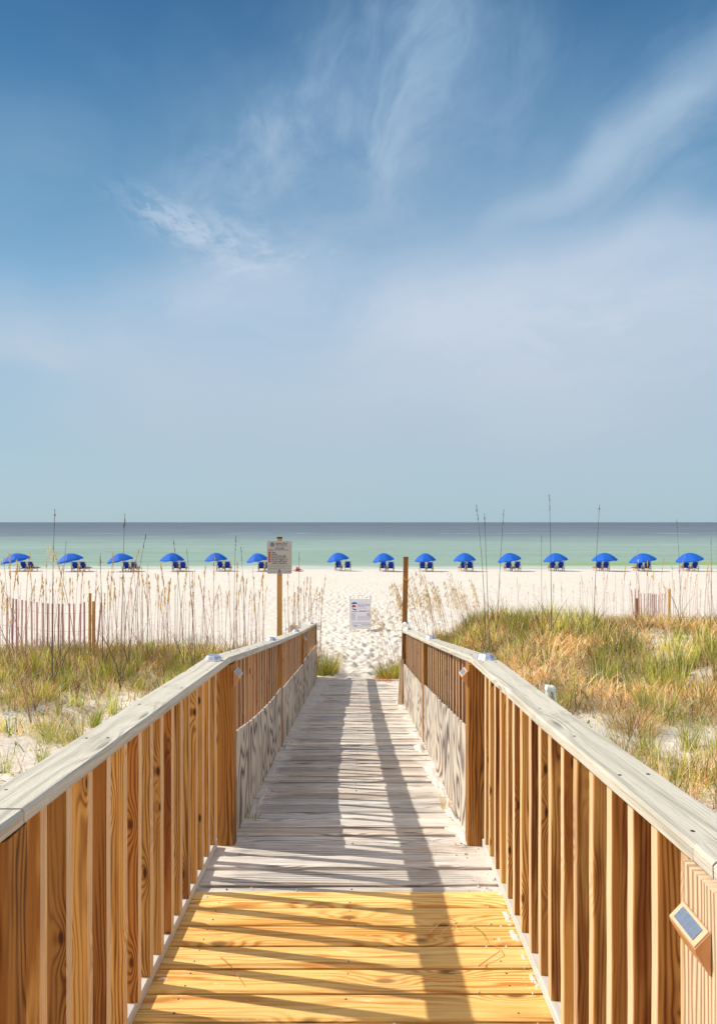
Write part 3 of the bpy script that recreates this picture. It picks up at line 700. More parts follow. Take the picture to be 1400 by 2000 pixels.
# sandwich board on the path
AY = 21.7; AX = (703.3-712)/F*AY; azz = float(gz(AX, AY))+.01
ab = empty('sandwich_board', (AX, AY, azz), 'white sandwich board price sign with blue parasol logo on the sand path', 'sign')
AW, AH = .70, 1.02
tilt = Matrix.Rotation(R(-7), 4, 'X')
def aframe(parent, back=False):
    T = Matrix.Translation((0, .14 if not back else -.14+.28, 0))
mb = MB()
hh = AH
def tl(x, z, y=0.0):   # front leaf leaning back from the feet
    return Vector((x, -.16+z*.14+y, z))
for sx_ in (-1, 1):
    mb.beam(tl(sx_*(AW/2-.03), 0), tl(sx_*(AW/2-.035), hh+.09), .055, .03, .005, side=(1, 0, 0)); mb.beam(Vector((sx_*(AW/2-.03), .18, 0)), Vector((sx_*(AW/2-.035), .0, hh+.06)), .055, .03, .005, side=(1, 0, 0))
mb.beam(tl(-AW/2+.06, .10), tl(AW/2-.06, .10), .06, .03, .004, up=(0, 0, 1)); mb.beam(tl(-AW/2+.06, hh-.02), tl(AW/2-.06, hh-.02), .06, .03, .004)
mb.build('frame', M_white, ab)
hb = MB(); hb.tube([tl(-.06, hh), tl(-.06, hh+.10), tl(.05, hh+.10), tl(.05, hh)], .008, 6); hb.build('handle', plain('grey_plastic', (.45, .45, .45), .5), ab)
pn = MB()
for (x0, x1, z0, z1, y0, y1) in ((-AW/2+.05, AW/2-.05, .07, hh-.03, -.02, -.005),):
    vs = [tl(a, c, b_) for b_ in (y0, y1) for a, c in ((x0, z0), (x1, z0), (x1, z1), (x0, z1))]; pn.add(vs, [(0, 1, 2, 3), (7, 6, 5, 4), (0, 4, 5, 1), (1, 5, 6, 2), (2, 6, 7, 3), (3, 7, 4, 0)])
pn.build('price_panel', M_panelw, ab)
pn = MB(); vs = [Vector((a, .18-c*.155+b_, c)) for b_ in (.0, .012) for a, c in ((-AW/2+.05, .1), (AW/2-.05, .1), (AW/2-.05, hh-.03), (-AW/2+.05, hh-.03))]; pn.add(vs, [(0, 1, 2, 3), (7, 6, 5, 4), (0, 4, 5, 1), (1, 5, 6, 2), (2, 6, 7, 3), (3, 7, 4, 0)]); pn.build('back_panel', M_panelw, ab)
ang = math.atan(.14)
def af(fx, fy): return (fx-.5)*AW, hh+.06-fy*(hh+.06)
def apoly(pts, mat, name, off=-.0225):
    mb = MB(); vs = [tl(*af(a, b_), off) for a, b_ in pts]; n = len(vs); mb.add(vs+[v+Vector((0, .002, 0)) for v in vs], [tuple(range(n))]+[(i, n+i, n+(i+1) % n, (i+1) % n) for i in range(n)]); return mb.build(name, mat, ab)
apoly([(.08, .21), (.12, .18), (.2, .155), (.27, .155), (.34, .17), (.37, .19), (.36, .205), (.25, .205), (.15, .213)], M_parblue, 'parasol_logo')
apoly([(.13, .26), (.17, .235), (.24, .235), (.29, .26), (.31, .30), (.29, .31), (.22, .285), (.17, .31), (.13, .30)], M_mar, 'red_mark')
apoly([(.12, .33), (.17, .335), (.23, .35), (.29, .345), (.33, .37), (.31, .41), (.28, .38), (.21, .385)], M_grn, 'green_mark')
x, z = af(.66, .232); tt = text('the Sun Deck', .085, x, 0, M_paleink, ab, 0, 'CENTER', .82, 'lettering', .001); v = tl(x, z, -.0235); tt.location = v; tt.rotation_euler.x = R(90)-ang
def aline(x0, x1, y_, h_, mat): apoly([(x0, y_+h_), (x1, y_+h_), (x1, y_-h_), (x0, y_-h_)], mat, 'printed_line')
aline(.38, .75, .288, .006, M_paleink); aline(.38, .8, .33, .003, M_paleink); aline(.12, .38, .425, .010, M_paleink); aline(.44, .80, .415, .011, M_violet); aline(.84, .92, .415, .008, M_ink)
for i in range(7): aline(.10, .30-.02*(i % 2), .475+i*.032, .005, M_paleink)
for i, y_ in enumerate((.455, .475, .50, .52)): aline(.80, .95, y_+.02, .004, M_paleink if i % 2 else M_mar)
for i in range(5):
    for k in range(5): aline(.40+k*.11, .48+k*.11, .56+i*.026, .004, M_paleink)
aline(.12, .96, .755, .007, M_paleink); aline(.55, .95, .80, .006, M_greyink); aline(.12, .36, .81, .006, M_paleink); aline(.2, .38, .84, .009, M_violet); aline(.42, .93, .84, .005, M_greyink)

# folded white A-frame stand seen edge-on behind the right railing
WY = 3.95; wx0 = (1073-712)/F*WY; wzb = float(gz(wx0, WY)); wtop = CZ-(1340-1020)/F*WY-wzb
wa = empty('folding_stand', (wx0, WY, wzb), 'pale plastic folding stand with an inverted V top poking up behind the right railing', 'stand')
for (nm, xa, xb, sxw) in (('leg', -.012, -.03, .016), ('leg', .014, .16, .016)):
    mb = MB(); mb.beam((xa, 0, wtop), (xb, 0, -.02), sxw, .05, .004, side=(1, 0, 0)); mb.build(nm, plain('pale_plastic', (.66, .76, .74), .4), wa)
mb = MB(); mb.beam((-.021, 0, wtop-.008), (.024, 0, wtop-.02), .055, .03, .006, up=(0, 0, 1)); mb.build('hinge_bar', plain('pale_plastic_top', (.7, .8, .78), .4), wa)

# ---------------------------------------------------------------- slat fences
def slat_fence(pxs, Yf, ytop, h_, label, posts_, tops=None, s=1.0):
    x0 = (pxs[0]-712)/F*Yf; base_z = float(gz(x0, Yf)); root = empty('slat_fence', (x0, Yf, base_z), label, 'fence')
    src = MB(); src.beam((0, 0, 0), (0, 0, h_), .036*s, .010, .002, side=(1, 0, 0), seg=3, wob=.001); srco = src.build('slat', M_slat, root)
    wz = []
    for i, px in enumerate(pxs):
        x = (px-712)/F*Yf; t_ = ytop(px) if callable(ytop) else ytop; z = CZ-(t_-1020)/F*Yf
        o = srco if i == 0 else copy_of(srco, root)
        o.location = (x-x0, random.uniform(-.02, .02), z-h_-base_z); o.rotation_euler.y = random.uniform(-.02, .02)+(.10 if i == len(pxs)-1 and s < 1.1 and Yf < 18 else 0)+(-.06 if i == 0 else 0)
        wz.append((x-x0, z-h_-base_z))
    for hh_ in (.25, .65, 1.0):
        wm = MB(); wm.tube([(x, .012, z+hh_*h_/1.2) for x, z in wz], .0018, 5); wm.build('wire', M_nail, root)
    for (px, t_, wd, mt) in posts_:
        x = (px-712)/F*Yf; z = CZ-(t_-1020)/F*Yf; pm = MB(); pm.tube([(x-x0, .05, -.4), (x-x0+.01, .05, z-base_z)], wd/2, 8); pm.build('post', mt, root)
    return root
slat_fence([2, 14, 24, 33, 43, 53, 63, 74, 84, 94, 103, 114, 124, 135, 146, 156, 166, 187], 14.0, lambda px: 1166+min(px, 100)*.13-(3 if px > 160 else 0), 1.25,
           'long row of pinkish sand fence slats at the left edge among the grass', [(173.5, 1159, .060, M_pole), (181, 1175, .065, M_pole)])
slat_fence([1237, 1240, 1247, 1252, 1258, 1265, 1270.5, 1273.5, 1276.5, 1280, 1285, 1291, 1297], 22.0, lambda px: 1151 if px < 1250 else 1159+random.uniform(-1, 2), 1.2,
           'short far stretch of narrow sand fence slats behind the right hand dune', [(1243.5, 1169, .12, M_post), (1307, 1150, .09, M_pole)])

# ---------------------------------------------------------------- parasols and beach chairs
UY = 62.0
ord_ = ['first', 'second', 'third', 'fourth', 'fifth', 'sixth', 'seventh', 'eighth', 'ninth', 'tenth', 'eleventh', 'twelfth', 'thirteenth', 'fourteenth', 'fifteenth']
U = [(33, 55, 48, 62), (143, 51, 148, 164), (240, 50, 248, 263), (337, 48, 344, 358), (424, 46, 431, 445), (507, 46, 511, 524), (664, 46, 661, 679), (752, 45, 748, 763), (832, 43, 825, 839),
     (908, 44, 904, 917), (998, 48, 992, 1009), (1087, 48, 1078, 1094), (1181, 49, 1168, 1182), (1258, 52, 1247, 1263), (1349, 54, 1338, 1355)]
def make_parasol():
    root = empty('beach_parasol', (0, 0, 0))
    p = MB(); p.tube([(0, 0, -.1), (0, 0, 1.62)], .02, 8); p.build('pole', M_white, root)
    n = 8; cv = MB(); r = 1.12; rings = 6
    for k in range(n):
        vs = []; m_ = 4
        for i in range(rings+1):
            rr = r*i/rings
            for j in range(m_+1):
                a = 2*math.pi*(k+j/m_)/n; f = j/m_; sag = .06*math.sin(math.pi*f)*(i/rings)
                rad = rr*(1-.045*math.sin(math.pi*f)*(i/rings)); z = 1.66-.60*(rr/r)**1.8-sag*.35
                vs.append((rad*math.cos(a), rad*math.sin(a), z))
        fs = [(i*(m_+1)+j, (i+1)*(m_+1)+j, (i+1)*(m_+1)+j+1, i*(m_+1)+j+1) for i in range(rings) for j in range(m_)]
        b_ = len(vs)
        for j in range(m_+1):
            x, y, z = vs[rings*(m_+1)+j]; f = j/m_; s_ = 1.012
            g = .035 if 0 < f < 1 else .0
            vs.append((x*s_, y*s_, z-.075-.03*math.sin(math.pi*f)))
        fs += [(rings*(m_+1)+j, b_+j, b_+j+1, rings*(m_+1)+j+1) for j in range(m_)]
        cv.add(vs, fs)
    cv.build('canopy', M_blue, root, smooth=False)
    for k in range(n):
        a = 2*math.pi*k/n; rb = MB(); rb.tube([(r*i/5*math.cos(a), r*i/5*math.sin(a), 1.645-.60*(i/5)**1.8) for i in range(6)], .006, 4); rb.build('rib', M_white, root)
    f = MB(); f.tube([(0, 0, 1.6), (0, 0, 1.66)], [.02, .008], 6); f.build('finial', M_white, root)
    return root
def make_chair():
    root = empty('beach_chair', (0, 0, 0)); fr = MB()
    for s_ in (-1, 1):
        fr.beam((s_*.27, -.28, .20), (s_*.27, .95, .26), .035, .055, .004); fr.beam((s_*.27, -.25, -.05), (s_*.27, -.25, .40), .04, .05, .004, side=(1, 0, 0)); fr.beam((s_*.27, .45, -.05), (s_*.27, .45, .42), .04, .05, .004, side=(1, 0, 0))
        fr.beam((s_*.27, .1, .22), (s_*.27, -.22, .88), .035, .045, .004, side=(1, 0, 0))
    fr.beam((-.29, -.25, .10), (.29, -.25, .10), .05, .035, .004); fr.beam((-.29, -.20, .86), (.29, -.20, .86), .03, .04, .004); fr.beam((-.29, .95, .26), (.29, .95, .26), .03, .04, .004)
    fr.build('frame', M_chairwood, root)
    bk = MB(); bk.beam((0, .07, .26), (0, -.215, .85), .42, .03, .01, side=(1, 0, 0)); bk.build('backrest', M_navy, root)
    hd = MB(); hd.beam((-.25, -.12, .60), (.25, -.12, .60), .16, .05, .015, up=(0, -1, .4)); hd.build('pillow', M_navy, root)
    se = MB(); se.beam((0, .05, .27), (0, .92, .30), .46, .03, .01); se.build('seat', M_navy, root)
    for s_ in (-1, 1):
        ar = MB(); ar.beam((s_*.30, -.30, .43), (s_*.30, .5, .44), .07, .03, .004); ar.build('armrest', M_chairwood, root)
    return root
def clone(root):
    r = root.copy(); C.objects.link(r)
    for ch in root.children: copy_of(ch, r)
    return r
par0 = make_parasol(); ch0 = make_chair()
notes = {0: 'at the left edge', 5: 'half behind the rules sign', 6: 'right of the sign', 7: 'left of the bare post', 14: 'at the right edge'}
for i, (px, wpx, c1, c2) in enumerate(U):
    o = par0 if i == 0 else clone(par0)
    yy = UY+random.uniform(-.6, .6); x = (px-712)/F*yy; zg = float(gz(x, yy)); s_ = wpx/F*yy/2.24*.97
    tl_ = R(14) if i < 2 else R(random.uniform(1, 13)); o.location = (x+(.25 if i == 0 else 0), yy, zg-.02); o.scale = (s_, s_, 1.02)
    if i == 0: o.location.x = x+.2
    o.rotation_euler = (R(random.uniform(-4, 2)), -tl_, random.uniform(0, .7))
    o.rotation_mode = 'XYZ'
    # lean towards the sun without turning the lean with the heading
    M = Matrix.Rotation(-tl_, 4, 'Y') @ Matrix.Rotation(random.uniform(0, .78), 4, 'Z'); o.rotation_euler = M.to_euler()
    tag(o, '%s blue parasol from the left by the water%s' % (ord_[i], ', '+notes[i] if i in notes else ''), 'parasol', 'blue parasols in a row along the water')
    for k, cp in enumerate((c1, c2)):
        c = ch0 if (i == 0 and k == 0) else clone(ch0)
        cy = yy+random.uniform(-.2, .2)+.1; cxx = (cp-712)/F*cy; c.location = (cxx, cy, float(gz(cxx, cy))+.02); c.rotation_euler = (0, 0, random.uniform(-.16, .16))
        tag(c, '%s blue slatted beach chair under the %s parasol from the left' % (('left', 'right')[k], ord_[i]), 'beach chair', 'pairs of blue beach chairs under the parasols')
        if 'slatted' in c['label']: c['label'] = c['label'].replace(' slatted', '')

# ---------------------------------------------------------------- sunbather near the rules sign
def person():
    yy = 61.5; x = (582-712)/F*yy; zg = float(gz(x, yy))
    V = {}; E = []; names = []; rad = []; co = []
    def n(name, c, r): V[name] = len(co); co.append(c); rad.append(r)
    def e(*a):
        for p, q in zip(a[:-1], a[1:]): E.append((V[p], V[q]))
    n('pelvis', (0, 0, .12), .115); n('waist', (0, .2, .12), .10); n('chest', (0, .42, .13), .12); n('neck', (0, .58, .13), .05); n('head', (0, .70, .15), .085); n('crown', (0, .80, .16), .07)
    for s_, t_ in ((-1, 'l'), (1, 'r')):
        n('hip'+t_, (s_*.10, -.03, .12), .085); n('knee'+t_, (s_*.07, -.38, .42), .055); n('ank'+t_, (s_*.13, -.55, .06), .035); n('toe'+t_, (s_*.15, -.70, .05), .03); e('pelvis', 'hip'+t_, 'knee'+t_, 'ank'+t_, 'toe'+t_)
        n('sh'+t_, (s_*.17, .48, .13), .05); n('elb'+t_, (s_*.34, .30, .07), .038); n('wr'+t_, (s_*.46, .12, .06), .026); n('palm'+t_, (s_*.50, .06, .055), .026); e('chest', 'sh'+t_, 'elb'+t_, 'wr'+t_, 'palm'+t_)
        for k, (dx, dy, L_) in enumerate(((.03, -.03, .05), (.015, -.055, .075), (0, -.06, .08), (-.015, -.055, .07), (-.03, -.045, .055))):
            n('f%d%s' % (k, t_), (s_*(.50+dx), .06+dy, .05), .009); n('g%d%s' % (k, t_), (s_*(.50+dx*1.5), .06+dy-L_*.5, .035), .007); e('palm'+t_, 'f%d%s' % (k, t_), 'g%d%s' % (k, t_))
    e('pelvis', 'waist', 'chest', 'neck', 'head', 'crown')
    me = bpy.data.meshes.new('person'); me.from_pydata(co, E, []); me.update(); o = bpy.data.objects.new('person', me); C.objects.link(o)
    sk = o.modifiers.new('skin', 'SKIN'); lay = me.skin_vertices[0].data if me.skin_vertices else None
    if lay is None:
        bpy.context.view_layer.objects.active = o; o.select_set(True)
        import bmesh
        bm = bmesh.new(); bm.from_mesh(me); bm.verts.layers.skin.verify(); bm.to_mesh(me); bm.free(); lay = me.skin_vertices[0].data
    for i, r in enumerate(rad): lay[i].radius = (r, r); lay[i].use_root = (i == 0)
    sb = o.modifiers.new('sub', 'SUBSURF'); sb.levels = 1; sb.render_levels = 1
    dg = bpy.context.evaluated_depsgraph_get(); m2 = bpy.data.meshes.new_from_object(o.evaluated_get(dg)); o.modifiers.clear(); o.data = m2; m2.materials.clear(); m2.materials.append(plain('sunburnt_skin', (.42, .10, .07), .6)); m2.polygons.foreach_set('use_smooth', [True]*len(m2.polygons))
    o.location = (x, yy, zg+.01); tag(o, 'person lying on the sand with knees raised and arms spread, right of the rules sign', 'person')
    h = MB(); h.tube([(0, .70, .17), (0, .78, .18), (0, .84, .16)], [.09, .09, .04], 8); h.build('hair', plain('dark_hair', (.05, .02, .015), .7), o)
    sw = MB(); sw.tube([(0, -.04, .12), (0, .08, .125)], [.13, .12], 10); sw.build('swimwear', plain('red_swimwear', (.40, .02, .03), .7), o)
    tw = MB(); tw.beam((-.5, .1, .008), (.5, .1, .008), 1.7, .012, .004); t_ = tw.build('beach_towel', plain('towel', (.50, .12, .10), .9), label='red beach towel under the person lying on the sand', cat='towel'); t_.location = (x, yy, zg+.015)
    t_.scale = (.55, .55, 1)
person()

# ---------------------------------------------------------------- grasses
def blades(P, L, azi, lean, curl, wd, col, S=4, tip=.12):
    N = len(P); t = np.linspace(0, 1, S+1); th = lean[:, None]+curl[:, None]*t[None, :]
    dl = L[:, None]/S; hx = np.concatenate([np.zeros((N, 1)), np.cumsum(np.sin(th[:, :-1])*dl, 1)], 1); hz = np.concatenate([np.zeros((N, 1)), np.cumsum(np.cos(th[:, :-1])*dl, 1)], 1)
    ca, sa = np.cos(azi)[:, None], np.sin(azi)[:, None]
    cen = np.stack([P[:, 0:1]+hx*ca, P[:, 1:2]+hx*sa, P[:, 2:3]+hz], -1)
    tw = RNG.uniform(-.9, .9, N)[:, None]; sx_, sy_ = -np.sin(azi[:, None]+tw), np.cos(azi[:, None]+tw)
    wt = wd[:, None]*np.maximum(1-t[None, :]**1.6, tip)/2
    off = np.stack([sx_*wt, sy_*wt, np.zeros_like(wt)], -1)
    V = np.stack([cen-off, cen+off], 2).reshape(N, (S+1)*2, 3)
    b = (np.arange(N)*(S+1)*2)[:, None, None]; k = np.arange(S)[None, :, None]*2; q = b+k+np.array([0, 1, 3, 2])[None, None, :]
    return V.reshape(-1, 3), q.reshape(-1, 4), np.repeat(col, (S+1)*2, 0)
def blademesh(name, sets, mat=None):
    vs = []; qs = []; cs = []; o_ = 0
    for V, Q, K in sets: vs.append(V); qs.append(Q+o_); cs.append(K); o_ += len(V)
    V = np.concatenate(vs); Q = np.concatenate(qs); K = np.concatenate(cs)
    me = bpy.data.meshes.new(name); me.vertices.add(len(V)); me.vertices.foreach_set('co', V.reshape(-1).astype(np.float32))
    me.loops.add(Q.size); me.loops.foreach_set('vertex_index', Q.reshape(-1).astype(np.int32)); me.polygons.add(len(Q))
    me.polygons.foreach_set('loop_start', (np.arange(len(Q))*4).astype(np.int32)); me.polygons.foreach_set('loop_total', np.full(len(Q), 4, np.int32)); me.update(calc_edges=True)
    a = me.color_attributes.new('col', 'FLOAT_COLOR', 'POINT'); a.data.foreach_set('color', np.concatenate([K, np.ones((len(K), 1))], 1).reshape(-1).astype(np.float32))
    me.materials.append(mat or M_grass); o = bpy.data.objects.new(name, me); C.objects.link(o); return o
PAL = {'green': np.array([[.24, .34, .03], [.46, .54, .04], [.62, .60, .08], [.13, .20, .03]]),
       'straw': np.array([[.72, .54, .24], [.82, .67, .38], [.62, .42, .18], [.88, .76, .50]]),
       'orange': np.array([[.66, .25, .08], [.76, .36, .15], [.56, .19, .06], [.88, .50, .24]]),
       'dark': np.array([[.10, .055, .03], [.14, .09, .04], [.09, .07, .03]])}
def cols(N, wts):
    ks = list(wts); p = np.array([wts[k] for k in ks], float); p /= p.sum(); ch = RNG.choice(len(ks), N, p=p); out_ = np.zeros((N, 3))
    for i, k in enumerate(ks):
        m_ = ch == i; pal = PAL[k]; out_[m_] = pal[RNG.integers(0, len(pal), m_.sum())]
    return out_*RNG.uniform(.75, 1.2, (N, 1))
def scatter(N, x0, x1, y0, y1, dens):
    out_ = []
    c = 0
    while c < N:
        x = RNG.uniform(x0, x1, N*2); y = RNG.uniform(y0, y1, N*2); k = RNG.random(N*2) < dens(x, y); x = x[k]; y = y[k]; out_.append(np.stack([x, y], 1)); c += len(x)
        if len(out_) > 60: break
    P = np.concatenate(out_)[:N]; return np.concatenate([P, gz(P[:, 0], P[:, 1])[:, None]-.015], 1)
def clumps(n, per, x0, x1, y0, y1, dens, rad):
    c = scatter(n, x0, x1, y0, y1, dens); k = RNG.integers(int(per*.4), int(per*1.6), n); idx = np.repeat(np.arange(n), k); N_ = len(idx)
    a = RNG.uniform(0, 6.283, N_); rr_ = np.abs(RNG.normal(0, 1, N_))*np.repeat(RNG.uniform(.5, 1.4, n), k)*rad
    x = c[idx, 0]+rr_*np.cos(a); y = c[idx, 1]+rr_*np.sin(a); hs_ = np.repeat(RNG.uniform(.6, 1.3, n), k); tone = np.repeat(RNG.random(n), k)
    keep = (np.abs(x) > 1.0)
    return np.stack([x, y, gz(x, y)-.015], 1)[keep], a[keep], hs_[keep], tone[keep]
def U_(a, b_, N): return RNG.uniform(a, b_, N)
def infr(x, y, m_=90): px = x/np.maximum(y, .5)*F+712; return (px > -m_) & (px < 1400+m_)

# right dune: dry tangle, green uprights
def dR(x, y):
    patch = ss(fbm(x, y, .75, 41, 3), -.30, .02); return infr(x, y)*patch*ss(x, .95, 1.5)*(1-ss(y, 15.2, 16.6))
P = scatter(52000, .9, 10.5, 2.6, 16.5, dR); N = len(P)
near = np.clip(P[:, 1]/8, .6, 1.5)
def patchy(P, c, seed):
    f = fbm(P[:, 0], P[:, 1], 1.7, seed, 3); g = fbm(P[:, 0], P[:, 1], 4.5, seed+9, 2)
    return c*(1.08+1.3*np.clip(f+g*.7, -.42, .35))[:, None]
rt = blades(P, U_(.12, .40, N), U_(0, 6.283, N), U_(.25, 1.35, N), U_(.2, 1.6, N), U_(.004, .0125, N)*near, patchy(P, cols(N, {'straw': .56, 'orange': .17, 'green': .10, 'dark': .17}), 61), 3)
def dRg(x, y): return infr(x, y)*(.06+.9*ss(fbm(x, y, .5, 55, 3), .0, .35)*(1)+ .42*ss(y, 10.5, 12.5)*(1-ss(x, 3.2, 5.0)))*ss(x, .95, 1.3)*(1-ss(y, 14.6, 16.0))
P, aa, hh2, tn = clumps(330, 40, 1.0, 10.5, 2.6, 16.2, dRg, .10); N = len(P)
gt = blades(P, U_(.16, .50, N)*hh2, aa+U_(-.8, .8, N), U_(.0, .4, N), U_(.1, .9, N), U_(.005, .012, N)*np.clip(P[:, 1]/9, .5, 1.4), patchy(P, cols(N, {'green': .58, 'straw': .36, 'dark': .06}), 65), 4)
tag(blademesh('dune_grass', [rt, gt]), 'tangled straw and rust coloured dune grass mixed with green blades on the right hand dune', 'grass', kind='stuff')
# left dune
def bandL(x, y): return ss(y, 10.2, 11.8)*(1-ss(y, 14.6, 16.4))
def dL(x, y):
    patch = ss(fbm(x, y, .8, 77, 3), -.12, .16)
    corner = ss(-x-y*.28, 0.9, 2.2)*ss(y, 6.5, 8.5)
    return infr(x, y)*ss(-x, 1.0, 1.35)*np.clip(bandL(x, y)*.95+corner*.5*patch+.13*patch*(1-ss(y, 14, 16)), 0, 1)
P = scatter(19000, -9.6, -1.0, 3.4, 16.4, dL); N = len(P)
lt = blades(P, U_(.12, .42, N), U_(0, 6.283, N), U_(.1, 1.1, N), U_(.2, 1.4, N), U_(.004, .012, N)*np.clip(P[:, 1]/9, .5, 1.4), patchy(P, cols(N, {'straw': .50, 'green': .24, 'orange': .17, 'dark': .09}), 63), 3)
P, aa, hh2, tn = clumps(380, 40, -9.6, -1.15, 4.0, 16.0, lambda x, y: dL(x, y), .10); N = len(P)
lg = blades(P, U_(.14, .44, N)*hh2, aa+U_(-.8, .8, N), U_(0, .4, N), U_(.1, .8, N), U_(.005, .012, N)*np.clip(P[:, 1]/9, .5, 1.4), patchy(P, cols(N, {'green': .60, 'straw': .36, 'dark': .04}), 67), 4)
tag(blademesh('dune_grass', [lt, lg]), 'patchy green and straw dune grass on the sand left of the boardwalk', 'grass', kind='stuff')
# creeping vines and twigs on the open sand at left and right
def vines(N, x0, x1, y0, y1, seed):
    r = np.random.default_rng(seed); sets = []
    P = scatter(N, x0, x1, y0, y1, lambda x, y: infr(x, y)*(.12+.9*ss(fbm(x, y, .9, seed, 3), -.05, .25))); n_ = len(P); P[:, 2] += .02
    sets.append(blades(P, U_(.03, .06, n_), U_(0, 6.283, n_), U_(.7, 1.4, n_), U_(.1, .5, n_), U_(.012, .026, n_), cols(n_, {'green': .9, 'orange': .1}), 3, .3))
    P = scatter(int(N*.7), x0, x1, y0, y1, lambda x, y: infr(x, y)*(.3+.7*ss(fbm(x, y, .7, seed+5, 3), -.1, .2))); n_ = len(P); P[:, 2] += .012
    sets.append(blades(P, U_(.15, .5, n_), U_(0, 6.283, n_), U_(1.35, 1.5, n_), U_(.0, .12, n_), U_(.002, .0045, n_), cols(n_, {'orange': .6, 'straw': .2, 'dark': .2}), 4))
    return sets
tag(blademesh('beach_vine', vines(2600, -7, -1.05, 3.3, 11, 5)), 'small green creeping beach vines and dry runners on the open sand at left', 'ground cover', kind='stuff')
tag(blademesh('dry_runners', vines(1500, 1.1, 8, 2.8, 13, 15)), 'dry reddish runners and little leaves lying on the right dune', 'ground cover', kind='stuff')

# individual tussocks
def tussock(px, py_, Yt, n, hgt, wts, label, spread=.12, lean=.55, group=None, zoff=0.0, name='grass_tussock', wmul=1.0):
    x = (px-712)/F*Yt; z = float(gz(x, Yt)) if zoff == 0 else zoff
    a = U_(0, 6.283, n); r = spread*np.sqrt(RNG.random(n)); P = np.stack([r*np.cos(a), r*np.sin(a), np.full(n, -.02)], 1)
    s = blades(P, U_(.45, 1.0, n)*hgt, a+U_(-.6, .6, n), U_(.02, lean, n), U_(.2, 1.1, n), U_(.004, .007, n)*wmul*np.clip(Yt/8, .5, 1.3), cols(n, wts), 5)
    o = blademesh(name, [s]); o.location = (x, Yt, z); tag(o, label, 'grass', group); return o
G_ = {'green': .8, 'straw': .2}; D_ = {'straw': .4, 'dark': .25, 'orange': .25, 'green': .1}
tussock(636, 0, 12.2, 420, .62, {'green': .7, 'straw': .2, 'orange': .1}, 'green grass tussock at the foot of the last left railing post', .16)
tussock(764, 0, 11.9, 600, .42, {'green': .8, 'orange': .2}, 'bright green and orange tussock by the path left of the tall bare post', .24, .9)
tussock(650, 0, 12.6, 160, .55, {'straw': .8, 'green': .2}, 'thin dry straw tuft leaning over the path right of the left railing end', .10, .7)
tussock(812, 0, 12.4, 200, .7, {'straw': .7, 'green': .3}, 'wispy straw grass tuft just right of the tall bare post', .14, .7)
tussock(785, 0, 12.35, 160, .5, {'green': .6, 'straw': .4}, 'green and straw tuft behind the foot of the tall bare post', .10, .6)
tussock(750, 0, 11.6, 220, .18, {'orange': 1.}, 'low rusty orange tuft at the front of the bright green path tussock', .14, 1.1)
tussock(1238, 0, 6.9, 520, .42, D_, 'large dark tangled tussock in the middle of the right dune', .22, .9)
tussock(1262, 0, 7.6, 260, .50, {'green': .7, 'straw': .3}, 'upright green tussock just behind the large dark tangled one', .10, .4)
tussock(1375, 0, 5.3, 360, .38, D_, 'dark tangled tussock at the right edge of the photo', .2, .9)
tussock(1220, 0, 5.9, 160, .34, D_, 'small brown tussock between the right rail and the dark hollow', .12, .8)
tussock(1180, 0, 9.5, 240, .5, G_, 'green upright tussock on the right dune behind the railing bend', .1, .4)
tussock(1345, 0, 6.2, 150, .6, G_, 'tall thin green tussock left of the right edge dark one', .08, .3)
tussock(1080, 0, 6.5, 70, .55, G_, 'slim single clump of green blades near the pale folding stand', .04, .25)
tussock(60, 0, 9.6, 700, .36, {'green': .35, 'straw': .35, 'orange': .15, 'dark': .15}, 'wide brownish tussock at the left edge in front of the slat fence', .4, .9)
tussock(20, 0, 9.0, 400, .32, {'green': .3, 'straw': .35, 'orange': .15, 'dark': .2}, 'dark bottomed tussock cut by the left edge of the photo', .25, .9)
tussock(110, 0, 7.6, 420, .36, {'green': .55, 'straw': .45}, 'rounded yellow green tussock on the open sand at left', .2, .8)
tussock(158, 0, 7.2, 300, .26, {'straw': .5, 'green': .4, 'dark': .1}, 'low straw tussock casting shade beside the left cap rail', .2, .9)
tussock(186, 0, 8.2, 120, .42, G_, 'upright green tussock nearest the middle of the left cap rail', .07, .35)
tussock(84, 0, 6.4, 60, .44, G_, 'thin tall green shoots on the sand in the left foreground', .04, .25)
tussock(255, 0, 8.9, 60, .30, {'orange': .8, 'dark': .2}, 'small red brown twiggy clump on the sand by the left cap rail', .05, .7)
tussock(10, 0, 6.2, 50, .40, G_, 'narrow green shoots at the lower left edge of the sand', .05, .3)
tussock(128, 0, 10.8, 320, .5, G_, 'tall green tussock left of the second parasol below the fence', .14, .4)
tussock(360, 0, 11.8, 420, .5, G_, 'leafy green tussock behind the left cap rail before the sign post', .2, .5)
tussock(240, 0, 11.9, 380, .5, G_, 'leafy green tussock below the third parasol behind the sand patch', .18, .5)
tussock(480, 0, 13.3, 380, .5, {'green': .7, 'straw': .3}, 'grass tussock just left of the sign post base', .18, .5)
tussock(885, 0, 13.2, 420, .42, G_, 'green tussock at the low left end of the right dune crest', .22, .6)
tussock(1012, 0, 13.4, 520, .5, G_, 'tallest green tussock on the right dune crest', .26, .6)
tussock(495, 0, 3.95, 26, .13, {'green': .7, 'orange': .2, 'straw': .1}, 'tiny green sprout growing at the foot of the left plywood skirt', .025, 1.0, zoff=deck_z(3.95)+.002, wmul=1.0)
tussock(873, 0, 4.15, 34, .19, {'green': .45, 'straw': .4, 'orange': .15}, 'small green and straw sprout at the foot of the right plywood skirt', .03, .9, zoff=deck_z(4.15)+.002, wmul=1.0)
tussock(598, 0, 10.4, 90, .28, {'orange': .5, 'straw': .5}, 'dry orange tuft hanging over the plywood at the far left bay', .05, .9, zoff=deck_z(10.4)+.52)

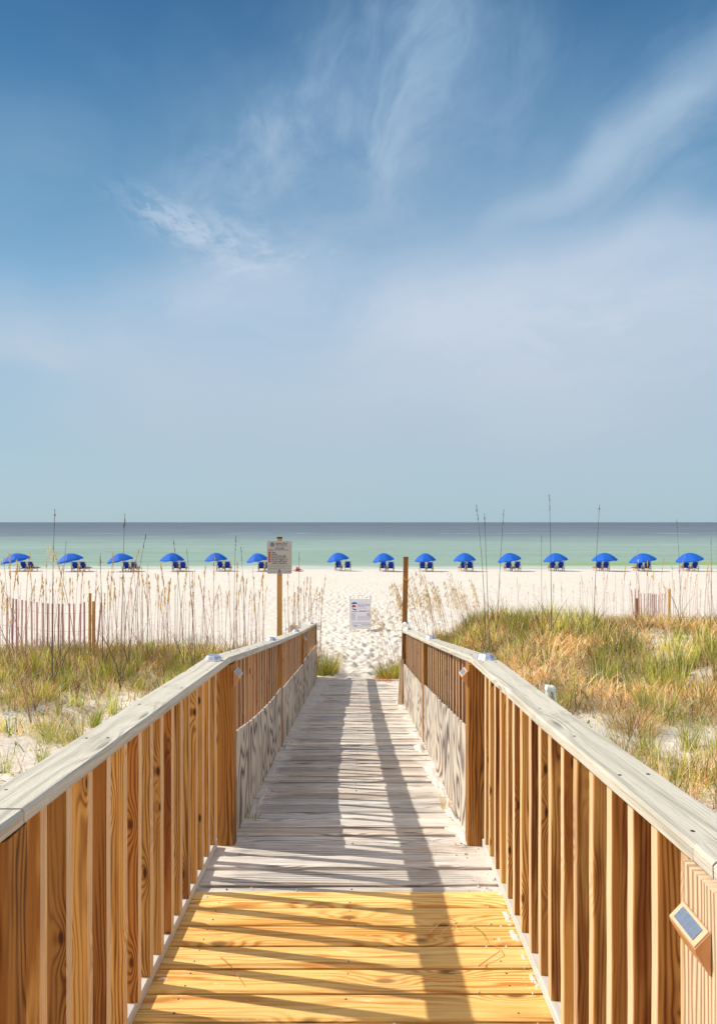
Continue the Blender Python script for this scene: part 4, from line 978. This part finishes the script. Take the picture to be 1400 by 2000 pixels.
# loose blades lying on the near deck
def lying(pts, label, wd=.0035, key='straw'):
    c = PAL[key][0]; pp = [(((px-712)/F), (py_-1090)/F) for px, py_ in pts]; P3 = []
    for k, (a, b_) in enumerate(pp):
        Yp = 1.475/b_; P3.append(Vector((a*Yp, Yp, deck_z(Yp)+.004+.012*math.sin(math.pi*k/(len(pp)-1)))))
    mb = MB(); mb.tube(P3, [wd*(1-.6*k/(len(P3)-1)) for k in range(len(P3))], 4)
    tag(mb.build('loose_grass_blade', plain('dry_blade', tuple(c), .6)), label, 'grass blade', 'loose grass blades fallen on the near boards')
lying([(838, 1824), (860, 1808), (880, 1802), (892, 1802)], 'yellow curved grass blade in the cap rail shadow on the golden boards', .003)
lying([(856, 1832), (872, 1819), (886, 1810), (903, 1829)], 'short bent straw next to the yellow curved blade', .002)
lying([(921, 1809), (936, 1822), (946, 1838), (951, 1847)], 'green thin blade right of the shadow band on the golden boards', .002, 'green')
lying([(934, 1889), (958, 1877), (976, 1866), (972, 1855), (962, 1848)], 'long hooked brown stem near the right base board', .002, 'orange')
lying([(430, 1870), (442, 1885), (455, 1900), (478, 1928)], 'thin diagonal straw on the golden boards at left', .0018, 'orange')
lying([(832, 1700), (833, 1688), (839, 1673), (850, 1657)], 'pale arched straw on the grey boards in front of the right post', .002)

# sand heaped along the deck edges
def drift():
    sets = MB()
    r = random.Random(3)
    def lump(x, y, rx, ry, h):
        n = 28; vs = [(x, y, deck_z(y)+h)]; ph = [r.uniform(0, 6.28) for _ in range(4)]; rx *= .6; ry *= .8; h *= .6
        for ring_ in (.5, 1.0):
            for k in range(n):
                a = 2*math.pi*k/n; q = ring_*(1+.25*math.sin(2*a+ph[0])+.18*math.sin(3*a+ph[1])+.12*math.sin(7*a+ph[2])+r.uniform(-.08, .08)); xx = x+rx*q*math.cos(a); yy = y+ry*q*math.sin(a); vs.append((xx, yy, deck_z(yy)+(h*.65 if ring_ < 1 else -.006)))
        fs = [(0, 1+k, 1+(k+1) % n) for k in range(n)]+[(1+k, 1+n+k, 1+n+(k+1) % n, 1+(k+1) % n) for k in range(n)]; sets.add(vs, fs)
    for (px, py_, rx, ry, h) in ((980, 1745, .035, .03, .008), (990, 1790, .04, .06, .010), (1004, 1828, .045, .06, .012), (975, 1835, .02, .02, .005), (1040, 1912, .02, .05, .008), (1050, 1925, .02, .02, .006), (965, 1715, .05, .03, .010),
                                 (403, 1752, .03, .012, .006), (318, 1912, .04, .012, .006), (1022, 1870, .02, .03, .006), (955, 1690, .05, .03, .010)):
        Yp = 1.475/((py_-1090)/F); lump((px-712)/F*Yp, Yp, rx, ry, h)
    for k in range(170):
        Yp = r.uniform(1.9, 3.9); lump((r.gauss(.53, .07) if r.random() < .7 else r.uniform(-.7, .5)), Yp, r.uniform(.002, .009), r.uniform(.002, .006), .0015)
    for k in range(26):
        y = r.uniform(3.6, 11.3); lump(interp(y, capR)-r.uniform(0, .05), y, r.uniform(.05, .12), r.uniform(.1, .35), r.uniform(.01, .03))
    for k in range(18):
        y = r.uniform(4.0, 11.3); lump(interp(y, capL)+r.uniform(0, .04), y, r.uniform(.03, .09), r.uniform(.1, .3), r.uniform(.008, .02))
    for k in range(16):
        y = r.uniform(9.6, 11.7); lump(r.uniform(-.75, .5), y, r.uniform(.08, .2), r.uniform(.05, .12), r.uniform(.004, .012))
    o = sets.build('sand_drift', M_sand, smooth=True); tag(o, 'white sand blown into little heaps along the boardwalk edges', 'sand', kind='stuff')
drift()

# ---------------------------------------------------------------- sea oats (single stalks)
def oat_mesh(kind, seed):
    r = random.Random(seed)
    H = 1.0; pts = []; bend = r.uniform(-.20, .20) if kind != 'plume' else -r.uniform(.16, .30); by = r.uniform(-.05, .05)
    for k in range(9): t = k/8; pts.append((bend*t*t, by*t*t, H*t))
    mb = MB(); rad = {'dark': .0040, 'tan': .0048, 'plume': .0046}[kind]
    mb.tube(pts, [rad*(1-.65*k/8) for k in range(9)], 3, cap=False)
    # a few basal leaves
    for k in range(3):
        a = r.uniform(0, 6.28); L_ = r.uniform(.18, .4); q = [(L_*.5*t*t*math.cos(a), L_*.5*t*t*math.sin(a), L_*t) for t in (0, .35, .7, 1)]; mb.tube(q, [.003, .0028, .002, .0006], 3, cap=False)
    st_m = mb.build('sea_oat', {'dark': M_stemd, 'tan': M_stemt, 'plume': M_stemt}[kind]); me = st_m.data; bpy.data.objects.remove(st_m)
    hd = MB(); n = {'dark': 9, 'tan': r.choice((6, 14, 22, 30)), 'plume': 60}[kind]; span = {'dark': .10, 'tan': r.uniform(.10, .26), 'plume': .34}[kind]
    for k in range(n):
        t = 1-span*r.random(); x = bend*t*t; y = by*t*t; z = H*t; dr = (1-t)/span
        off = {'dark': .006, 'tan': .015, 'plume': .06}[kind]*(.3+.7*math.sin(math.pi*min(1, dr*.8+.15)))
        a = r.uniform(0, 6.28); cx_ = x+off*math.cos(a)*r.random()+(-.05*dr*0 if kind != 'plume' else -.05*r.random()); cy_ = y+off*math.sin(a)*r.random(); cz_ = z-off*.6*r.random()
        l = {'dark': .012, 'tan': .022, 'plume': .022}[kind]*r.uniform(.7, 1.2); wd_ = l*.24; th = r.uniform(0, 3.14); dx, dy = math.cos(th)*wd_, math.sin(th)*wd_; sl = r.uniform(-.5, .5)*l
        hd.add([(cx_, cy_, cz_+l), (cx_+dx, cy_+dy, cz_), (cx_+sl, cy_, cz_-l), (cx_-dx, cy_-dy, cz_)], [(0, 1, 2, 3)])
    h_o = hd.build('seed_head', {'dark': M_stemd, 'tan': M_head, 'plume': M_plume}[kind]); hm = h_o.data; bpy.data.objects.remove(h_o)
    return me, hm
M_stemd = plain('dark_stalk', (.12, .08, .07), .7); M_stemt = plain('tan_stalk', (.46, .22, .13), .7, nz=.45, nscale=3)
M_head = plain('oat_seeds', (.90, .60, .16), .7, nz=.3, nscale=40); M_plume = plain('oat_plume', (.92, .74, .42), .7, nz=.25, nscale=40)
OM = {k: [oat_mesh(k, s_+i*10) for i in range(9)] for s_, k in enumerate(('dark', 'tan', 'plume'))}
def oat(kind, px, ytop, Yo, lean=0.0, label='', group=''):
    x = (px-712)/F*Yo; z0 = float(gz(x, Yo)); zt = CZ-(ytop-1020)/F*Yo; H = max(.3, zt-z0)
    me, hm = random.choice(OM[kind]); o = bpy.data.objects.new('sea_oat', me); C.objects.link(o); h = bpy.data.objects.new('seed_head', hm); C.objects.link(h); h.parent = o
    o.location = (x, Yo, z0-.02); o.scale = (H*.8 if kind != 'tan' else H*.7, H*.8, H); o.rotation_euler = (random.uniform(-.04, .04), lean, random.uniform(0, 6.28) if kind != 'plume' else random.uniform(-.4, .4))
    tag(o, label, 'sea oats', group); return o
darks = [(104, 992, 10.5, 'very tall thin dark stalk crossing the horizon between the first two parasols', .02),
         (236, 1001, 11, 'very tall thin dark stalk reaching above the horizon over the third parasol', -.02), (118, 1055, 11.5, 'tall thin dark stalk just left of the second parasol', .02),
         (252, 1040, 12, 'tall thin dark stalk over the right end of the third parasol', 0), (360, 1050, 12.5, 'tall thin dark stalk right of the fourth parasol', -.03),
         (202, 1078, 12, 'thin dark stalk between the second and third parasols', -.02), (382, 1070, 12, 'short dark stalk left of the fifth parasol', 0),
         (458, 1046, 12, 'tall thin dark stalk left of the sixth parasol', -.06), (482, 1066, 12.5, 'thin dark stalk beside the left rim of the sixth parasol', -.03),
         (583, 1078, 12.5, 'thin dark stalk just right of the rules sign', -.03), (947, 985, 12.5, 'very tall thin dark stalk right of the tenth parasol, crossing the horizon', 0),
         (957, 1000, 11, 'leaning dark stalk beside the very tall one right of the tenth parasol', -.05), (970, 992, 13, 'faint dark stalk left of the eleventh parasol crossing the horizon', -.03),
         (1076, 963, 12.0, 'tallest dark stalk of all, over the twelfth parasol', .01), (1059, 1045, 12, 'dark stalk left of the twelfth parasol', -.05),
         (1157, 983, 12.2, 'very tall dark stalk over the left side of the thirteenth parasol', -.05), (1328, 1014, 12.8, 'tall slanting dark stalk between the last two parasols', .10),
         (1387, 1048, 12.5, 'dark stalk at the right edge beyond the last parasol', .01)]
for (px, yt, Yo, lb_, ln) in darks: oat('dark', px, yt, Yo, -ln, lb_, 'tall dark stalks standing up against the sea')
rr = random.Random(21)
def stand(kind, n, px0, px1, yt0, yt1, Y0, Y1, label, group, lean=.06):
    for k in range(n):
        px = px0+(px1-px0)*(k+rr.uniform(.1, .9))/n; yt = rr.triangular(yt0, yt1, yt0+(yt1-yt0)*.6); le = rr.uniform(-lean, lean); q = min(range(15), key=lambda j: abs(U[j][0]-px)); dx = px-U[q][0]
        where = 'below the middle of' if abs(dx) < 8 else ('below the left rim of' if -26 < dx < 0 else 'below the right rim of' if 0 < dx < 26 else 'left of' if dx < 0 else 'right of')
        hgt = 'tall' if yt < yt0+(yt1-yt0)*.42 else 'middling' if yt < yt0+(yt1-yt0)*.7 else 'short'
        ln = 'leaning left' if le < -lean*.4 else 'leaning right' if le > lean*.4 else 'upright'
        oat(kind, px, yt, rr.uniform(Y0, Y1), le, '%s %s %s sea oats stalk %s the %s parasol' % (hgt, ln, 'feathery' if kind == 'plume' else 'tan', where, ord_[q]), group)
stand('tan', 34, 0, 195, 1062, 1180, 11, 15, 'thin sea oats stalk with tan seed head among or before the left slat fence', 'tan sea oats stalks')
stand('tan', 50, 196, 330, 1058, 1185, 11.5, 15.5, 'thin sea oats stalk with tan seed head below the third and fourth parasols', 'tan sea oats stalks')
stand('tan', 52, 330, 520, 1075, 1190, 12, 16, 'thin sea oats stalk between the fourth parasol and the sign post', 'tan sea oats stalks')
stand('tan', 28, 560, 628, 1085, 1195, 12.6, 15.5, 'thin sea oats stalk between the sign post and the left railing end', 'tan sea oats stalks')
stand('plume', 44, 795, 950, 1095, 1190, 12, 15, 'feathery pale sea oats stalk above the low end of the right dune', 'feathery sea oats stalks', .10)
stand('plume', 6, 740, 785, 1140, 1220, 12.2, 13.2, 'feathery sea oats stalk left of the tall bare post over the path', 'feathery sea oats stalks', .10)
stand('tan', 20, 960, 1130, 1110, 1180, 13, 15.5, 'thin sea oats stalk on the dune crest below the eleventh and twelfth parasols', 'tan sea oats stalks')
stand('tan', 26, 1130, 1235, 1090, 1180, 13.5, 16, 'thin golden sea oats stalk between the thirteenth parasol and the far slat fence', 'tan sea oats stalks')
stand('tan', 44, 1236, 1400, 1062, 1175, 13.5, 16, 'thin golden sea oats stalk at the right, around the far slat fence', 'tan sea oats stalks')
for k, (px, yt, le, lb_) in enumerate(((62, 1092, -.16, 'golden drooping sea oats head hanging in front of the chairs of the first parasol'), (70, 1108, -.10, 'second golden sea oats head just right of the drooping one before the first parasol'), (150, 1066, .05, 'golden sea oats head overlapping the right half of the second parasol'))):
    o = oat('plume', px, yt, 8.5+k*.6, le, lb_, 'feathery sea oats stalks')
